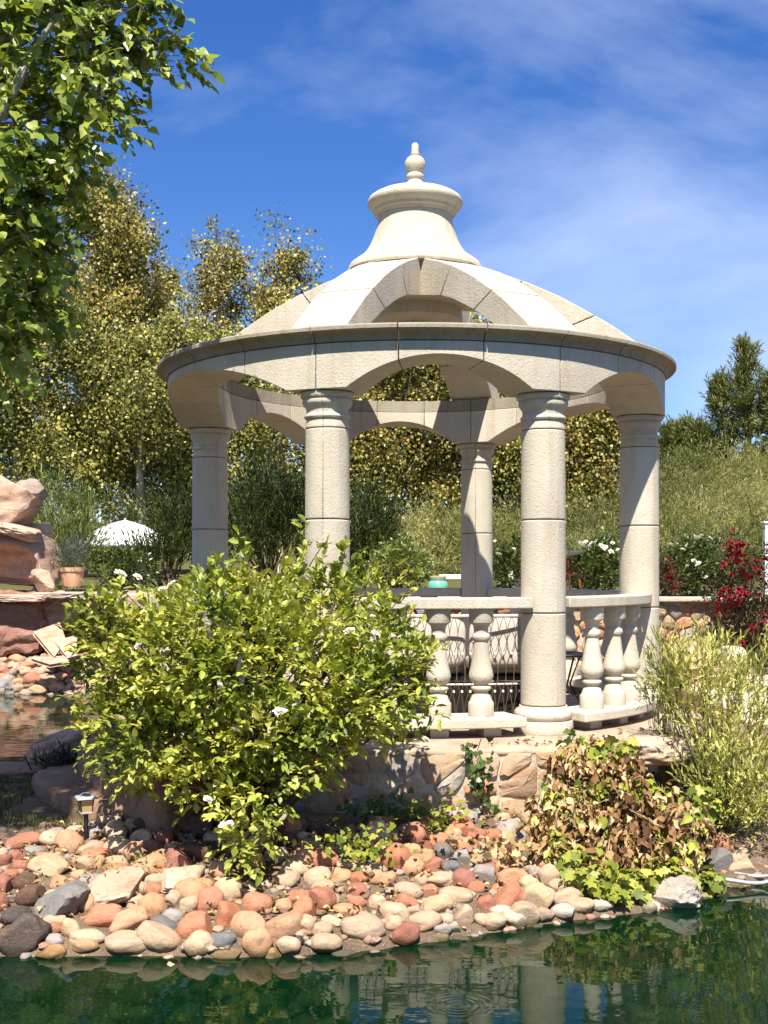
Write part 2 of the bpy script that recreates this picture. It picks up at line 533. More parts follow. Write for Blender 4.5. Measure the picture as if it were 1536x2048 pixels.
# entablature: arched frieze blocks under cornice blocks
def arch_bottom(az):
    for a0, a1, n in BAYS:
        for sh in (-360, 0, 360):
            if a0 <= az + sh <= a1:
                q = az + sh; fl = 6.2
                if q < a0 + fl or q > a1 - fl: return Z_CAP
                half = (a1 - a0) / 2 - fl
                t = (q - (a0 + a1) / 2) / half
                rise = .205 if n == 3 else .235
                # segmental arch
                hw = R_(half) * RF; Rr = (hw * hw + rise * rise) / (2 * rise)
                if n == 3:
                    return Z_CAP + math.sqrt(max(Rr * Rr - (t * hw) ** 2, 0)) - (Rr - rise)
                return Z_CAP + rise * (1 - abs(t) ** 2.6)
    return Z_CAP
ent = MB().sweep(lambda a: [(RI + .035, 2.515), (RF - .035, 2.515), (RF - .035, Z_TOP - .02), (RI + .035, Z_TOP - .02)], [R_(x) for x in range(0, 361, 4)]).build('entablature', M_stone_dark, gaz, True)
GAP = .0032
for a0, a1, n in BAYS:
    for i in range(n):
        b0 = a0 + (a1 - a0) * i / n; b1 = a0 + (a1 - a0) * (i + 1) / n
        g = math.degrees(GAP / RF)
        aa = list(np.linspace(b0 + g, b1 - g, 13))
        for e in (a0 + 6.2, a1 - 6.2):
            if b0 < e < b1: aa.append(e)
        aa = sorted(aa)
        m = MB().sweep(lambda a: [(RI, arch_bottom(math.degrees(a))), (RF, arch_bottom(math.degrees(a))), (RF, Z_FR - .002), (RI, Z_FR - .002)], [R_(x) for x in aa])
        o = m.build('frieze_block', M_stone, ent)
        auto_smooth(o.data, 30); add_bevel(o, .004, 2, 40)
        cor = [(RI, Z_FR + .002), (RF + .004, Z_FR + .002), (RF + .012, Z_FR + .004), (RF + .014, Z_FR + .014)]
        for q in range(1, 7):
            t = q / 6 * math.pi / 2
            cor.append((RF + .014 + .056 * (1 - math.cos(t)), Z_FR + .014 + .044 * math.sin(t)))
        cor += [(RO - .006, Z_FR + .060), (RO, Z_FR + .066), (RO, Z_TOP - .012), (RO - .010, Z_TOP - .002), (RO - .03, Z_TOP), (RI, Z_TOP + .004)]
        j = random.uniform(-.0025, .0025)
        cor = [(r + (j if r > RF else 0), z) for r, z in cor]
        g2 = g * 1.15
        m = MB().sweep(lambda a: cor, [R_(x) for x in np.linspace(b0 + g2, b1 - g2, 11)])
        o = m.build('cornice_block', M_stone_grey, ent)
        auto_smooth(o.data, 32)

# dome ribs
TOPP = [(0, 3.515), (.3, 3.500), (.5, 3.452), (.72, 3.378), (.95, 3.285), (1.18, 3.172), (1.4, 3.040), (1.56, 2.938), (1.71, 2.828), (1.83, 2.735), (1.925, 2.660)]
BOTP = [(0, 3.20), (.30, 3.19), (.44, 3.178), (.75, 3.115), (.92, 3.055), (1.087, 2.978), (1.27, 2.885), (1.447, 2.782), (1.53, 2.720), (1.60, 2.660)]
def prof_at(P, r):
    return float(np.interp(r, [p[0] for p in P], [p[1] for p in P]))
TOPS = np.array([p[0] for p in TOPP]); BOTS = np.array([p[0] for p in BOTP])
def rib_mesh(s0, s1, hw, inset, mat, name, n=12):
    """a piece of a rib between the section fractions s0..s1 (0 crown, 1 foot)"""
    mb = MB(); V = []; Fc = []
    for i in range(n + 1):
        t = s0 + (s1 - s0) * i / n
        rt = .02 + (1.925 - .02) * t; rb = .02 + (1.60 - .02) * t
        zt = prof_at(TOPP, rt) - inset; zb = prof_at(BOTP, rb) + inset
        rt -= inset; rb += inset * .5
        h = hw - inset
        V += [(h, -rb, zb), (-h, -rb, zb), (-h, -rt, zt), (h, -rt, zt)]
    for i in range(n):
        for k2 in range(4):
            a, b = i * 4 + k2, i * 4 + (k2 + 1) % 4
            Fc.append((a, b, b + 4, a + 4))
    Fc.append((3, 2, 1, 0)); Fc.append(tuple(n * 4 + k2 for k2 in range(4)))
    return mb.add(V, Fc).mesh(name, mat)
HW = .198
rib_core = rib_mesh(0.16, 1.0, HW, .016, M_stone_dark, 'dome_rib')
def rib_block(s0, s1):
    me = rib_mesh(s0, s1, HW, 0, M_stone, 'rib_block')
    auto_smooth(me, 30)
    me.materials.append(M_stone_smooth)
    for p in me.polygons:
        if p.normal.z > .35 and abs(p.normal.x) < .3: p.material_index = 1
    return me
splits = [.21, .455, .745, 1.0]
blocks = [rib_block(splits[i] + .0025, splits[i + 1] - .0025) for i in range(3)]
for i, az in enumerate(COLS):
    ro = mesh_obj('dome_rib', rib_core, gaz)
    ro.rotation_euler = (0, 0, R_(az))
    for b in blocks:
        o = mesh_obj('rib_block', b, ro); add_bevel(o, .005, 2, 40)
# crown stone and boss under the lantern
hub = auto_smooth(MB().lathe([(.0, 3.03), (.135, 3.03), (.14, 3.036), (.14, 3.062), (.15, 3.066), (.33, 3.072), (.36, 3.085), (.365, 3.175), (.40, 3.19), (.43, 3.30), (.46, 3.44), (.0, 3.47)], 64).mesh('crown_stone', M_stone), 30)
mesh_obj('crown_stone', hub, gaz)
lan = auto_smooth(MB().lathe([(.505, 3.445), (.540, 3.452), (.545, 3.468), (.538, 3.500), (.520, 3.530), (.470, 3.565), (.446, 3.578), (.440, 3.586), (.405, 3.618), (.372, 3.668), (.347, 3.722), (.325, 3.780), (.307, 3.840), (.296, 3.892), (.294, 3.915)], 96).mesh('lantern', M_stone), 28)
lan = mesh_obj('lantern', lan, gaz)
cm = auto_smooth(MB().lathe([(.292, 3.916), (.310, 3.918), (.313, 3.930), (.316, 3.938), (.331, 3.942), (.336, 3.952), (.336, 3.966), (.343, 3.972), (.356, 3.982), (.374, 4.000), (.383, 4.020), (.381, 4.042), (.369, 4.062), (.345, 4.080), (.30, 4.103), (.22, 4.128), (.15, 4.142), (.0, 4.146)], 96).mesh('cap_moulding', M_stone), 30)
mesh_obj('cap_moulding', cm, lan)
fin = auto_smooth(MB().lathe([(.134, 4.140), (.132, 4.152), (.115, 4.164), (.09, 4.176), (.070, 4.190), (.060, 4.205), (.056, 4.216), (.064, 4.222), (.070, 4.236), (.070, 4.250), (.063, 4.262), (.056, 4.268), (.062, 4.278), (.074, 4.298), (.083, 4.324), (.084, 4.346), (.078, 4.370), (.064, 4.392), (.047, 4.404), (.041, 4.408), (.045, 4.413), (.045, 4.421), (.033, 4.426), (.030, 4.440), (.030, 4.480), (.027, 4.500), (.017, 4.513), (.0, 4.518)], 40).mesh('finial', M_stone), 40)
mesh_obj('finial', fin, lan)

# balustrades
bal_prof = [(.083, 0), (.0845, .006), (.0845, .084), (.082, .090), (.074, .098), (.068, .116), (.060, .136), (.050, .146), (.046, .152), (.047, .166), (.058, .168), (.066, .177), (.067, .186), (.060, .197),
            (.049, .201), (.048, .208), (.057, .214), (.073, .232), (.081, .256), (.0815, .272), (.076, .298), (.0675, .332), (.060, .380), (.053, .430), (.0485, .478), (.047, .490), (.054, .496), (.061, .512), (.0615, .524), (.055, .540), (.047, .546),
            (.046, .560), (.049, .582), (.056, .598), (.068, .606), (.070, .612), (.080, .614), (.082, .620), (.082, .702)]
bal_m = auto_smooth(MB().lathe(bal_prof, 32).mesh('baluster', M_stone), 40)
foot_m = auto_smooth(MB().box((0, 0, .031), (.12, .16, .062)).mesh('rail_foot', M_stone), 30)
for (a0, a1, n) in BAYS[1:]:
    mid = (a0 + a1) / 2
    e = math.degrees((.150) / RC)
    c0, c1 = a0 + e * .92, a1 - e * .92
    def rail(r0, r1, z0, z1, name, q0, q1):
        m = MB().sweep(lambda a: [(r0, z0), (r1, z0), (r1, z1), (r0, z1)], [R_(x) for x in np.linspace(q0, q1, 9 if n == 3 else 15)])
        o = m.build(name, M_stone, gaz); auto_smooth(o.data, 30); add_bevel(o, .009, 3, 40)
        return o
    rail(RC - .095, RC + .105, .832, .905, 'top_rail', c0, c1)
    e2 = math.degrees(.215 / RC)
    rail(RC - .17, RC + .17, .064, .128, 'bottom_rail', a0 + e2, a1 - e2)
    offs = (-9.3, 0, 9.3) if n == 3 else (-28.8, -19.2, -9.6, 0, 9.6, 19.2, 28.8)
    for q in offs:
        a = R_(mid + q)
        o = mesh_obj('baluster', bal_m, gaz)
        o.location = (RC * math.sin(a), -RC * math.cos(a), .1285)
        o.rotation_euler = (0, 0, random.uniform(0, 6.28))
    for q in ((-11, 0, 11) if n == 3 else (-27, -9, 9, 27)):
        a = R_(mid + q)
        o = mesh_obj('rail_foot', foot_m, gaz)
        o.location = (RC * math.sin(a), -RC * math.cos(a), 0.0005)
        o.rotation_euler = (0, 0, a)

# ------------------------------------------------------------------ platform floor
kk = NT('floor_stone')
v1 = kk.noise(3.2, 6, .6); v2 = kk.noise(40, 4, .6)
c = kk.ramp(v1, [(.3, (.30, .22, .16)), (.55, (.42, .33, .24)), (.75, (.50, .41, .31))])
M_floor = kk.done(kk.pbsdf(c, .95, kk.bump(kk.math('ADD', v2, kk.math('MULTIPLY', v1, 1.5)), .6, .012), spec=.1))
fl = MB().lathe([(2.15, -.060), (2.235, -.055), (2.252, -.042), (2.256, -.026), (2.246, -.010), (2.215, -.002), (2.0, 0.0), (.0, 0.0)], 220)
fo = fl.build('gazebo_floor', M_floor, None, True); fo.location = (GX, GY, -.001); tag(fo, kind='structure')
for v in fo.data.vertices:
    r = math.hypot(v.co.x, v.co.y)
    if r > 2.1:
        nz = mnoise.noise(Vector((v.co.x * 3.3, v.co.y * 3.3, v.co.z * 9))) + .6 * mnoise.noise(Vector((v.co.x * 11, v.co.y * 11, v.co.z * 20)))
        v.co.x *= 1 + nz * .012; v.co.y *= 1 + nz * .012; v.co.z += nz * .016 - .010
# ------------------------------------------------------------------ stones and walls
def ico(sub):
    t = (1 + 5 ** .5) / 2
    V = [Vector(v).normalized() for v in [(-1, t, 0), (1, t, 0), (-1, -t, 0), (1, -t, 0), (0, -1, t), (0, 1, t), (0, -1, -t), (0, 1, -t), (t, 0, -1), (t, 0, 1), (-t, 0, -1), (-t, 0, 1)]]
    Fc = [(0, 11, 5), (0, 5, 1), (0, 1, 7), (0, 7, 10), (0, 10, 11), (1, 5, 9), (5, 11, 4), (11, 10, 2), (10, 7, 6), (7, 1, 8), (3, 9, 4), (3, 4, 2), (3, 2, 6), (3, 6, 8), (3, 8, 9), (4, 9, 5), (2, 4, 11), (6, 2, 10), (8, 6, 7), (9, 8, 1)]
    for _ in range(sub):
        mid = {}; F2 = []
        def m(a, b):
            k = (min(a, b), max(a, b))
            if k not in mid:
                V.append(((V[a] + V[b]) / 2).normalized()); mid[k] = len(V) - 1
            return mid[k]
        for a, b, c in Fc:
            x, y, z = m(a, b), m(b, c), m(c, a)
            F2 += [(a, x, z), (b, y, x), (c, z, y), (x, y, z)]
        Fc = F2
    return V, Fc
ICO = {s: ico(s) for s in (1, 2, 3, 4)}
def rock_mesh(name, seed, mat, sub=3, box=2.4, amp=.10, fine=.02, facets=0, ridge=0.0, hollow=None, dims=None):
    """a stone of about unit half size: rounded box, lumps, flat breaks, strata"""
    V0, Fc = ICO[sub]
    rr = random.Random(seed)
    sv = Vector((seed * 3.7, seed * 1.3, seed * 2.1))
    planes = []
    for _ in range(facets):
        n = Vector((rr.gauss(0, 1), rr.gauss(0, 1), rr.gauss(0, 1))).normalized()
        planes.append((n, rr.uniform(.62, .86)))
    V = []
    for v in V0:
        e = 2.0 / box
        p = (abs(v.x) ** box + abs(v.y) ** box + abs(v.z) ** box) ** (-1.0 / box)
        q = v * p
        q = q * (1 + amp * mnoise.noise(q * 1.1 + sv) * 2 + fine * mnoise.noise(q * 4.3 + sv) * 2)
        for n, d in planes:
            s_ = q.dot(n)
            if s_ > d: q = q - n * (s_ - d) * .97
        if ridge:
            w = q.copy()
            if dims: w = Vector((w.x * dims[0], w.y * dims[1], w.z * dims[2]))
            q = q * (1 + ridge * (mnoise.noise(Vector((w.x * 1.6, w.y * 1.6, w.z * 9)) + sv) + .6 * mnoise.noise(w * 5 + sv)))
        if hollow:
            hc, hr, hd = hollow
            d = (q - Vector(hc)).length
            if d < hr: q = q + Vector((0, hd * (1 - (d / hr) ** 2), 0))
        if dims: q = Vector((q.x * dims[0], q.y * dims[1], q.z * dims[2]))
        V.append(q)
    return pmesh(name, V, Fc, mat, True)

def stone_mat(name, spec=.25, rough=.8, speck=.5, bump=.35, veins=False, wet=False):
    """colour comes from the object's own colour; mottling, specks and grain on top"""
    k = NT(name)
    oi = k.n('ShaderNodeObjectInfo')
    off = k.n('ShaderNodeVectorMath', operation='ADD'); k.l(k.tc.outputs['Object'], off.inputs[0])
    mulv = k.n('ShaderNodeVectorMath', operation='SCALE'); k.l(oi.outputs['Location'], mulv.inputs[0]); mulv.inputs['Scale'].default_value = 7.0
    k.l(mulv.outputs[0], off.inputs[1]); v = off.outputs[0]
    c = oi.outputs['Color']
    big = k.noise(1.3, 4, .55, v); mid = k.noise(5, 5, .6, v, .6); fine = k.noise(34, 4, .65, v)
    c = k.mix(k.ramp(big, [(.35, 0.0), (.7, .55)]), c, k.mix(1.0, c, (.78, .66, .56), 'MULTIPLY'))
    c = k.mix(k.ramp(mid, [(.5, 0.0), (.72, .45)]), c, k.mix(.35, c, (.58, .47, .36)))
    c = k.mix(k.ramp(fine, [(.56, 0.0), (.68, speck)]), c, k.mix(1.0, c, (.50, .46, .42), 'MULTIPLY'))
    if veins:
        mpv = k.n('ShaderNodeMapping'); mpv.inputs['Scale'].default_value = (1.2, 1.2, 5.5); mpv.inputs['Rotation'].default_value = (.25, .2, 0); k.l(v, mpv.inputs[0])
        w = k.noise(2.2, 6, .62, mpv.outputs[0], .8)
        c = k.mix(k.ramp(w, [(.47, 0.0), (.68, .65)]), c, k.mix(1.0, c, (.62, .45, .36), 'MULTIPLY'))
    # chips and hairline cracks
    vo = k.n('ShaderNodeTexVoronoi', {'Scale': 2.1}, feature='DISTANCE_TO_EDGE'); k.l(v, vo.inputs['Vector'])
    wob = k.n('ShaderNodeVectorMath', operation='ADD'); k.l(v, wob.inputs[0])
    cr = k.ramp(vo.outputs['Distance'], [(.004, 1.0), (.03, 0.0)])
    crm = k.math('MULTIPLY', cr, k.ramp(k.noise(1.7, 2, .5, v), [(.5, 0.0), (.62, .55)]))
    c = k.mix(crm, c, k.mix(1.0, c, (.35, .3, .27), 'MULTIPLY'))
    # damp, algae-stained foot where a stone stands in the pond
    if wet:
        g_ = k.n('ShaderNodeNewGeometry'); sz_ = k.n('ShaderNodeSeparateXYZ'); k.l(g_.outputs['Position'], sz_.inputs[0])
        lvl = k.math('ADD', k.math('SUBTRACT', sz_.outputs['Z'], ZW), k.math('MULTIPLY', k.noise(3, 3, .5, v), .03))
        damp = k.ramp(k.math('MULTIPLY', lvl, 10.0), [(.35, .9), (.75, 0.0)])
        c = k.mix(damp, c, k.mix(1.0, c, (.26, .27, .15), 'MULTIPLY'))
    h = k.math('ADD', k.math('MULTIPLY', mid, .8), k.math('MULTIPLY', fine, .4))
    h = k.math('SUBTRACT', h, k.math('MULTIPLY', crm, .6))
    return k.done(k.pbsdf(c, rough, k.bump(h, bump, .02), spec=spec))
M_river = stone_mat('river_stone', .28, .72, .6, .6, wet=True)
M_rough = stone_mat('rough_rock', .12, .95, .7, 1.0, veins=True)
M_wallst = stone_mat('wall_stone', .12, .93, .55, .7, veins=True)
M_mortar = simple('mortar', (.50, .43, .33), .95, 0, 6, .22, .7, 45, .1)

C_ = {'P': (.48, .205, .115), 'O': (.55, .315, .175), 'T': (.53, .385, .255), 'Y': (.53, .40, .245), 'G': (.36, .325, .295), 'D': (.115, .074, .055), 'R': (.36, .150, .105), 'S': (.19, .19, .195), 'W': (.50, .44, .36)}
CN = {'P': 'terracotta', 'O': 'peach', 'T': 'tan', 'Y': 'yellowish', 'G': 'grey', 'D': 'dark brown', 'R': 'red brown', 'S': 'slate blue', 'W': 'whitish'}
river = [rock_mesh('river_stone', 11 + i, M_river, 3, [2.2, 2.0, 2.5, 2.3, 2.8, 2.1][i % 6], [.10, .08, .14, .12, .15, .09][i % 6], .022, [0, 1, 2, 0, 4, 1][i % 6]) for i in range(16)]

# the bank below the gazebo, seen in two halves: (centre x, centre y, width, height, tilt, colour) on enlarged halves of the photo
LB = [(95,565,145,62,18,'P'),(130,605,95,45,0,'G'),(270,577,108,104,50,'O'),(230,528,72,34,0,'G'),(305,527,80,50,0,'T'),(375,535,75,60,30,'G'),(450,497,112,78,-18,'T'),(517,512,66,66,0,'T'),(572,510,92,76,0,'D'),
(70,627,66,50,0,'R'),(18,640,60,64,0,'R'),(192,672,132,100,8,'Y'),(290,665,46,46,0,'P'),(345,655,78,72,0,'T'),(320,705,72,50,0,'O'),(360,595,90,52,10,'T'),(398,592,48,58,0,'O'),(470,590,112,82,0,'T'),(466,655,92,62,0,'T'),(400,662,52,78,0,'O'),
(545,612,82,92,50,'O'),(600,668,132,86,10,'O'),(602,592,84,62,0,'P'),(715,656,112,106,0,'R'),(800,512,132,92,0,'D'),(790,612,152,92,0,'D'),(105,732,118,72,8,'D'),(14,746,70,98,0,'R'),(42,702,62,50,0,'P'),
(126,785,138,86,25,'D'),(8,812,50,84,0,'R'),(66,866,110,82,0,'D'),(92,942,196,132,25,'D'),(258,843,92,62,0,'Y'),(340,818,88,84,0,'O'),(450,792,92,66,0,'P'),(415,868,142,92,5,'P'),(215,885,98,48,0,'T'),(218,917,62,52,0,'P'),(285,915,62,88,50,'Y'),(350,950,134,62,0,'T'),(215,962,78,46,0,'G'),(340,995,98,50,0,'O'),(205,1017,108,60,12,'O'),
(516,885,152,90,18,'O'),(612,830,108,108,45,'O'),(556,756,68,66,0,'T'),(618,762,64,58,0,'P'),(545,808,84,44,0,'Y'),(690,806,62,84,0,'T'),(755,822,72,82,0,'Y'),(802,745,88,62,0,'O'),(690,872,84,72,0,'G'),(655,908,104,72,-30,'S'),(636,950,172,110,-28,'T'),(515,977,178,86,0,'T'),
(840,806,108,102,50,'P'),(880,682,88,82,0,'O'),(912,766,108,104,0,'Y'),(785,912,162,118,28,'P'),(915,867,98,108,0,'P'),(795,987,112,100,25,'T'),(890,962,104,84,0,'S'),(910,1022,152,44,0,'T'),(990,907,142,128,70,'O'),(1025,815,118,92,0,'P'),(1130,822,78,54,0,'O'),(1030,967,102,116,0,'O'),(1135,907,152,120,18,'O'),(1150,985,88,66,0,'T'),(1095,1020,68,52,0,'Y'),(1225,907,64,88,0,'T'),(1190,966,54,36,0,'D'),
(1222,846,102,92,-35,'P'),(1280,802,104,118,-45,'P'),(1200,790,84,72,30,'P'),(1290,920,78,68,0,'T'),(1330,890,88,54,0,'T'),(1305,980,122,70,0,'T'),(1380,1020,98,40,-8,'G'),(1450,912,168,106,0,'T'),(1320,802,84,54,0,'T'),(1390,838,112,50,0,'O'),(1425,812,74,54,0,'P'),(1430,765,90,58,0,'R'),(1205,637,112,88,38,'O'),(1297,637,108,82,-15,'P'),(1265,707,122,68,15,'T'),(1360,705,84,64,0,'O'),(1435,713,74,52,0,'P'),(1408,667,122,52,-10,'T'),(1290,752,94,62,10,'T'),(1490,542,122,92,20,'T'),(1510,812,72,62,0,'T'),(1508,712,58,62,0,'O'),(1110,622,94,74,0,'T'),(1385,532,74,54,0,'R'),(1312,552,70,60,0,'D'),(1040,700,70,52,0,'D'),(655,560,74,62,0,'R'),(690,602,70,60,0,'O'),(1262,520,66,60,0,'D'),(870,600,80,66,0,'D'),(1150,560,80,60,0,'D')]
RB = [(15,547,60,68,0,'P'),(125,537,82,96,-60,'P'),(220,557,84,54,0,'P'),(277,541,72,58,0,'T'),(312,522,76,86,-45,'P'),(372,541,74,54,0,'P'),(436,544,74,54,0,'P'),(318,597,74,48,0,'P'),(235,606,68,66,0,'S'),(315,633,88,72,0,'G'),(265,671,84,58,-10,'S'),
(50,642,122,118,55,'P'),(115,669,88,78,28,'O'),(195,668,84,68,0,'P'),(14,717,66,74,0,'O'),(220,723,104,62,10,'T'),(148,722,54,48,0,'T'),(95,763,118,68,-5,'T'),(180,769,64,54,0,'P'),(318,721,92,88,0,'R'),(405,702,98,86,-20,'G'),(405,641,104,64,0,'Y'),(285,786,132,76,-5,'T'),(95,810,94,54,-20,'P'),(212,822,122,76,15,'Y'),(45,852,108,86,-20,'T'),(125,846,64,46,0,'T'),(160,886,128,78,10,'T'),(318,869,78,88,0,'T'),(245,881,64,50,0,'T'),(40,897,64,64,0,'T'),(85,936,104,80,20,'R'),(235,917,60,44,0,'G'),(228,951,70,42,0,'T'),(282,911,48,44,0,'W'),(305,961,88,36,-10,'G'),(235,1017,54,50,0,'Y'),
(410,816,64,74,0,'P'),(455,756,50,44,0,'P'),(500,791,124,96,15,'P'),(520,711,114,74,0,'O'),(580,737,74,64,0,'Y'),(615,796,118,128,-55,'Y'),(565,856,112,86,-12,'T'),(470,846,94,44,0,'W'),(395,881,74,54,0,'T'),(440,898,88,68,0,'T'),(525,894,98,62,-20,'W'),(660,706,84,84,40,'T'),(725,788,108,66,10,'T'),(692,742,64,54,0,'T'),(785,821,108,62,0,'T'),(720,857,112,58,0,'W'),(870,821,98,44,0,'W'),(635,866,64,54,0,'T'),(610,911,44,38,0,'G'),(470,671,54,54,0,'O'),(600,691,54,52,0,'G'),(522,661,64,44,0,'O'),(610,617,74,64,0,'P'),(1060,836,66,54,0,'W'),(1335,652,108,104,0,'S'),(1440,676,112,70,0,'T'),(1420,631,64,38,0,'T'),(1352,582,74,72,0,'P'),(1400,746,64,28,0,'T'),(1290,612,60,50,0,'T'),(1215,590,56,44,0,'O'),(360,700,50,50,0,'W'),(370,750,70,50,0,'P'),(110,600,70,50,0,'O'),(175,620,60,46,0,'O')]
rocks_px = [(x / 2, 1400 + y / 2, w / 2, h / 2, t, c, 'bank') for x, y, w, h, t, c in LB] + [(768 + x / 2, 1400 + y / 2, w / 2, h / 2, t, c, 'bank') for x, y, w, h, t, c in RB]
UB = [(235,1290,92,72,-20,'P'),(175,1342,112,54,0,'T'),(130,1386,132,78,-10,'O'),(228,1382,88,114,60,'P'),(125,1456,122,68,0,'O'),(200,1502,132,62,15,'P'),(35,1542,84,74,0,'P'),(95,1512,104,64,0,'T'),(180,1537,84,54,0,'T'),(320,1537,94,64,30,'T'),(235,1602,152,100,10,'P'),(50,1632,114,110,0,'G'),(130,1622,84,54,0,'O'),(135,1672,94,74,0,'T'),(190,1702,84,50,0,'T'),(285,1682,134,78,0,'O'),(385,1612,94,64,0,'T'),(410,1667,154,90,0,'O'),(525,1542,74,64,0,'O'),(470,1522,64,64,0,'T'),(500,1582,84,44,0,'P'),(590,1532,64,54,0,'P'),(560,1622,64,64,0,'T'),(345,1412,64,54,0,'T'),(300,1392,74,54,0,'O'),(60,1422,84,64,0,'O'),(400,1722,104,36,0,'T'),(500,1707,74,44,0,'T'),(25,1467,64,54,0,'T'),(560,1452,84,54,0,'P'),(440,1582,74,50,0,'T'),(522,1662,74,54,0,'T'),(20,1590,70,60,0,'O'),(15,1700,90,50,0,'S'),(70,1715,80,40,0,'S'),(610,1590,70,60,0,'T'),(640,1660,80,60,0,'O'),(620,1450,70,50,0,'O'),(90,1345,70,50,0,'O'),(30,1390,70,50,0,'P'),(270,1540,60,50,0,'G'),(60,1330,60,46,0,'P')]
rocks_px += [(x * .2734, 920 + y * .2734, w * .2734, h * .2734, t, c, 'upper') for x, y, w, h, t, c in UB]

ROCKS = []
rr = random.Random(5)
for (px, py, w, h, tl, c, zone) in rocks_px:
    g = ground_at(px, py + h * .30)
    if zone == 'upper' and g.y < 13.2:      # on the far bank of the upper pond
        g = Vector(((px - 768) / F * 13.75, 13.75, hg((px - 768) / F * 13.75, 13.75)))
    sc = g.y / F
    rx, rz = w * .5 * sc * 1.07, h * .5 * sc * 1.05
    ry = (rx + rz) * .5 * rr.uniform(.85, 1.05)
    o = bpy.data.objects.new('river_stone', river[rr.randrange(16)])
    COL.objects.link(o)
    zc_ = EYE + (HZ - py) / F * (g.y + ry * .35)
    zc_ = min(max(zc_, g.z + rz * .25), g.z + rz * .8)
    o.location = ((px - 768) / F * (g.y + ry * .35), g.y + ry * .35, zc_)
    flip = rr.choice((0, math.pi))
    o.rotation_mode = 'ZYX'
    o.rotation_euler = (rr.uniform(-.2, .2), -R_(tl) + rr.uniform(-.06, .06), flip + rr.uniform(-.25, .25))
    if abs(tl) > 15:
        u = math.sqrt(max(rx * rx, rz * rz)); 
    o.scale = (rx, ry, rz)
    b = C_[c]; j = rr.uniform(.86, 1.14); k2 = rr.uniform(-.02, .02)
    o.color = (b[0] * j + k2, b[1] * j, b[2] * j - k2 * .5, 1)
    ROCKS.append((o, px, py, w, h, c, zone, g.y))
# more stones filling the back of the bank
occ = [(o.location.x, o.location.y, max(o.scale[0], o.scale[1])) for (o, *_r) in ROCKS if _r[5] == 'bank']
tries = 0; added = 0
while added < 66 and tries < 6000:
    tries += 1
    x = rr.uniform(-2.1, 1.15); d = rr.uniform(.35, 1.42); y = float(np.interp(x, SHX, SHY)) + d
    if math.hypot(x - GX, y - GY) < 2.36: continue
    s0 = rr.uniform(.045, .095)
    if any(math.hypot(x - a, y - b) < (s0 + c2) * .82 for a, b, c2 in occ): continue
    occ.append((x, y, s0)); added += 1
    z = hg(x, y)
    o = bpy.data.objects.new('river_stone', river[rr.randrange(16)]); COL.objects.link(o)
    o.scale = (s0 * rr.uniform(.9, 1.25), s0 * rr.uniform(.8, 1.1), s0 * rr.uniform(.55, .8)); o.location = (x, y, z + o.scale[2] * .5)
    o.rotation_euler = (rr.uniform(-.2, .2), rr.uniform(-.3, .3), rr.uniform(0, 6.28))
    c = rr.choice('PPOOTTTTYGT'); b = C_[c]; j = rr.uniform(.86, 1.14); o.color = (b[0] * j, b[1] * j, b[2] * j, 1)
    px = 768 + F * x / y
    ROCKS.append((o, px, HZ - F * (z - EYE) / y, o.scale[0] * 2 * F / y, 0, c, 'bank', y))
ORD = ['first', 'second', 'third', 'fourth', 'fifth', 'sixth', 'seventh', 'eighth', 'ninth', 'tenth', 'eleventh', 'twelfth', 'thirteenth', 'fourteenth', 'fifteenth', 'sixteenth', 'seventeenth', 'eighteenth', 'nineteenth', 'twentieth', 'twenty-first', 'twenty-second', 'twenty-third', 'twenty-fourth', 'twenty-fifth']
cls = {}
for r_ in ROCKS:
    o, px, py, w, h, c, zone, gy_ = r_
    if zone == 'upper': row = 'behind the upper pond'; sz = 'large' if w > 28 else 'small'
    else:
        d = gy_ - float(np.interp(o.location.x, SHX, SHY))
        row = 'at the waterline' if d < .22 else ('midway up the bank' if d < .75 else 'near the top of the bank')
        sz = 'large' if w > 60 else ('medium' if w > 42 else 'small')
    cls.setdefault((sz, c, row), []).append(r_)
for (sz, c, row), L in cls.items():
    L.sort(key=lambda q: q[1])
    for i, r_ in enumerate(L):
        lab = f'{sz} {CN[c]} stone {row}' + ('' if len(L) == 1 else f', {ORD[min(i, 24)]} such stone from the left')
        tag(r_[0], lab, 'stone', 'rounded stones on the far bank' if r_[6] == 'upper' else 'rounded river stones on the pond bank')

# pebbles in the gaps, too small and too many to count
def pebble_field(name, n, fn, smin, smax, seed):
    r2 = np.random.default_rng(seed)
    V0, F0 = ICO[1]
    V0 = np.array([tuple(v) for v in V0]); F0 = np.array(F0)
    P = fn(r2, n)
    n = len(P)
    s = r2.uniform(smin, smax, n) ** 1.0
    sx = s * r2.uniform(.8, 1.4, n); sy = s * r2.uniform(.7, 1.2, n); sz = s * r2.uniform(.45, .8, n)
    a = r2.uniform(0, 6.28, n)
    X = V0[None] * np.stack([sx, sy, sz], -1)[:, None] * (1 + .18 * r2.standard_normal((n, len(V0), 1)))
    ca, sa = np.cos(a)[:, None], np.sin(a)[:, None]
    Q = np.stack([X[..., 0] * ca - X[..., 1] * sa, X[..., 0] * sa + X[..., 1] * ca, X[..., 2]], -1) + P[:, None]
    Fq_ = (F0[None] + (np.arange(n) * len(V0))[:, None, None]).reshape(-1, 3)
    me = np_mesh(name, Q.reshape(-1, 3), Fq_, M_peb, True)
    at_ = me.attributes.new('tint', 'FLOAT', 'POINT'); at_.data.foreach_set('value', np.repeat(r2.random(n), len(V0)).astype(np.float32))
    return mesh_obj(name, me)
k = NT('pebble')
a_ = k.n('ShaderNodeAttribute', attribute_name='tint')
c = k.ramp(a_.outputs['Fac'], [(0, (.14, .10, .075)), (.3, (.34, .19, .125)), (.55, (.40, .29, .20)), (.8, (.22, .185, .16)), (1, (.38, .30, .22))])
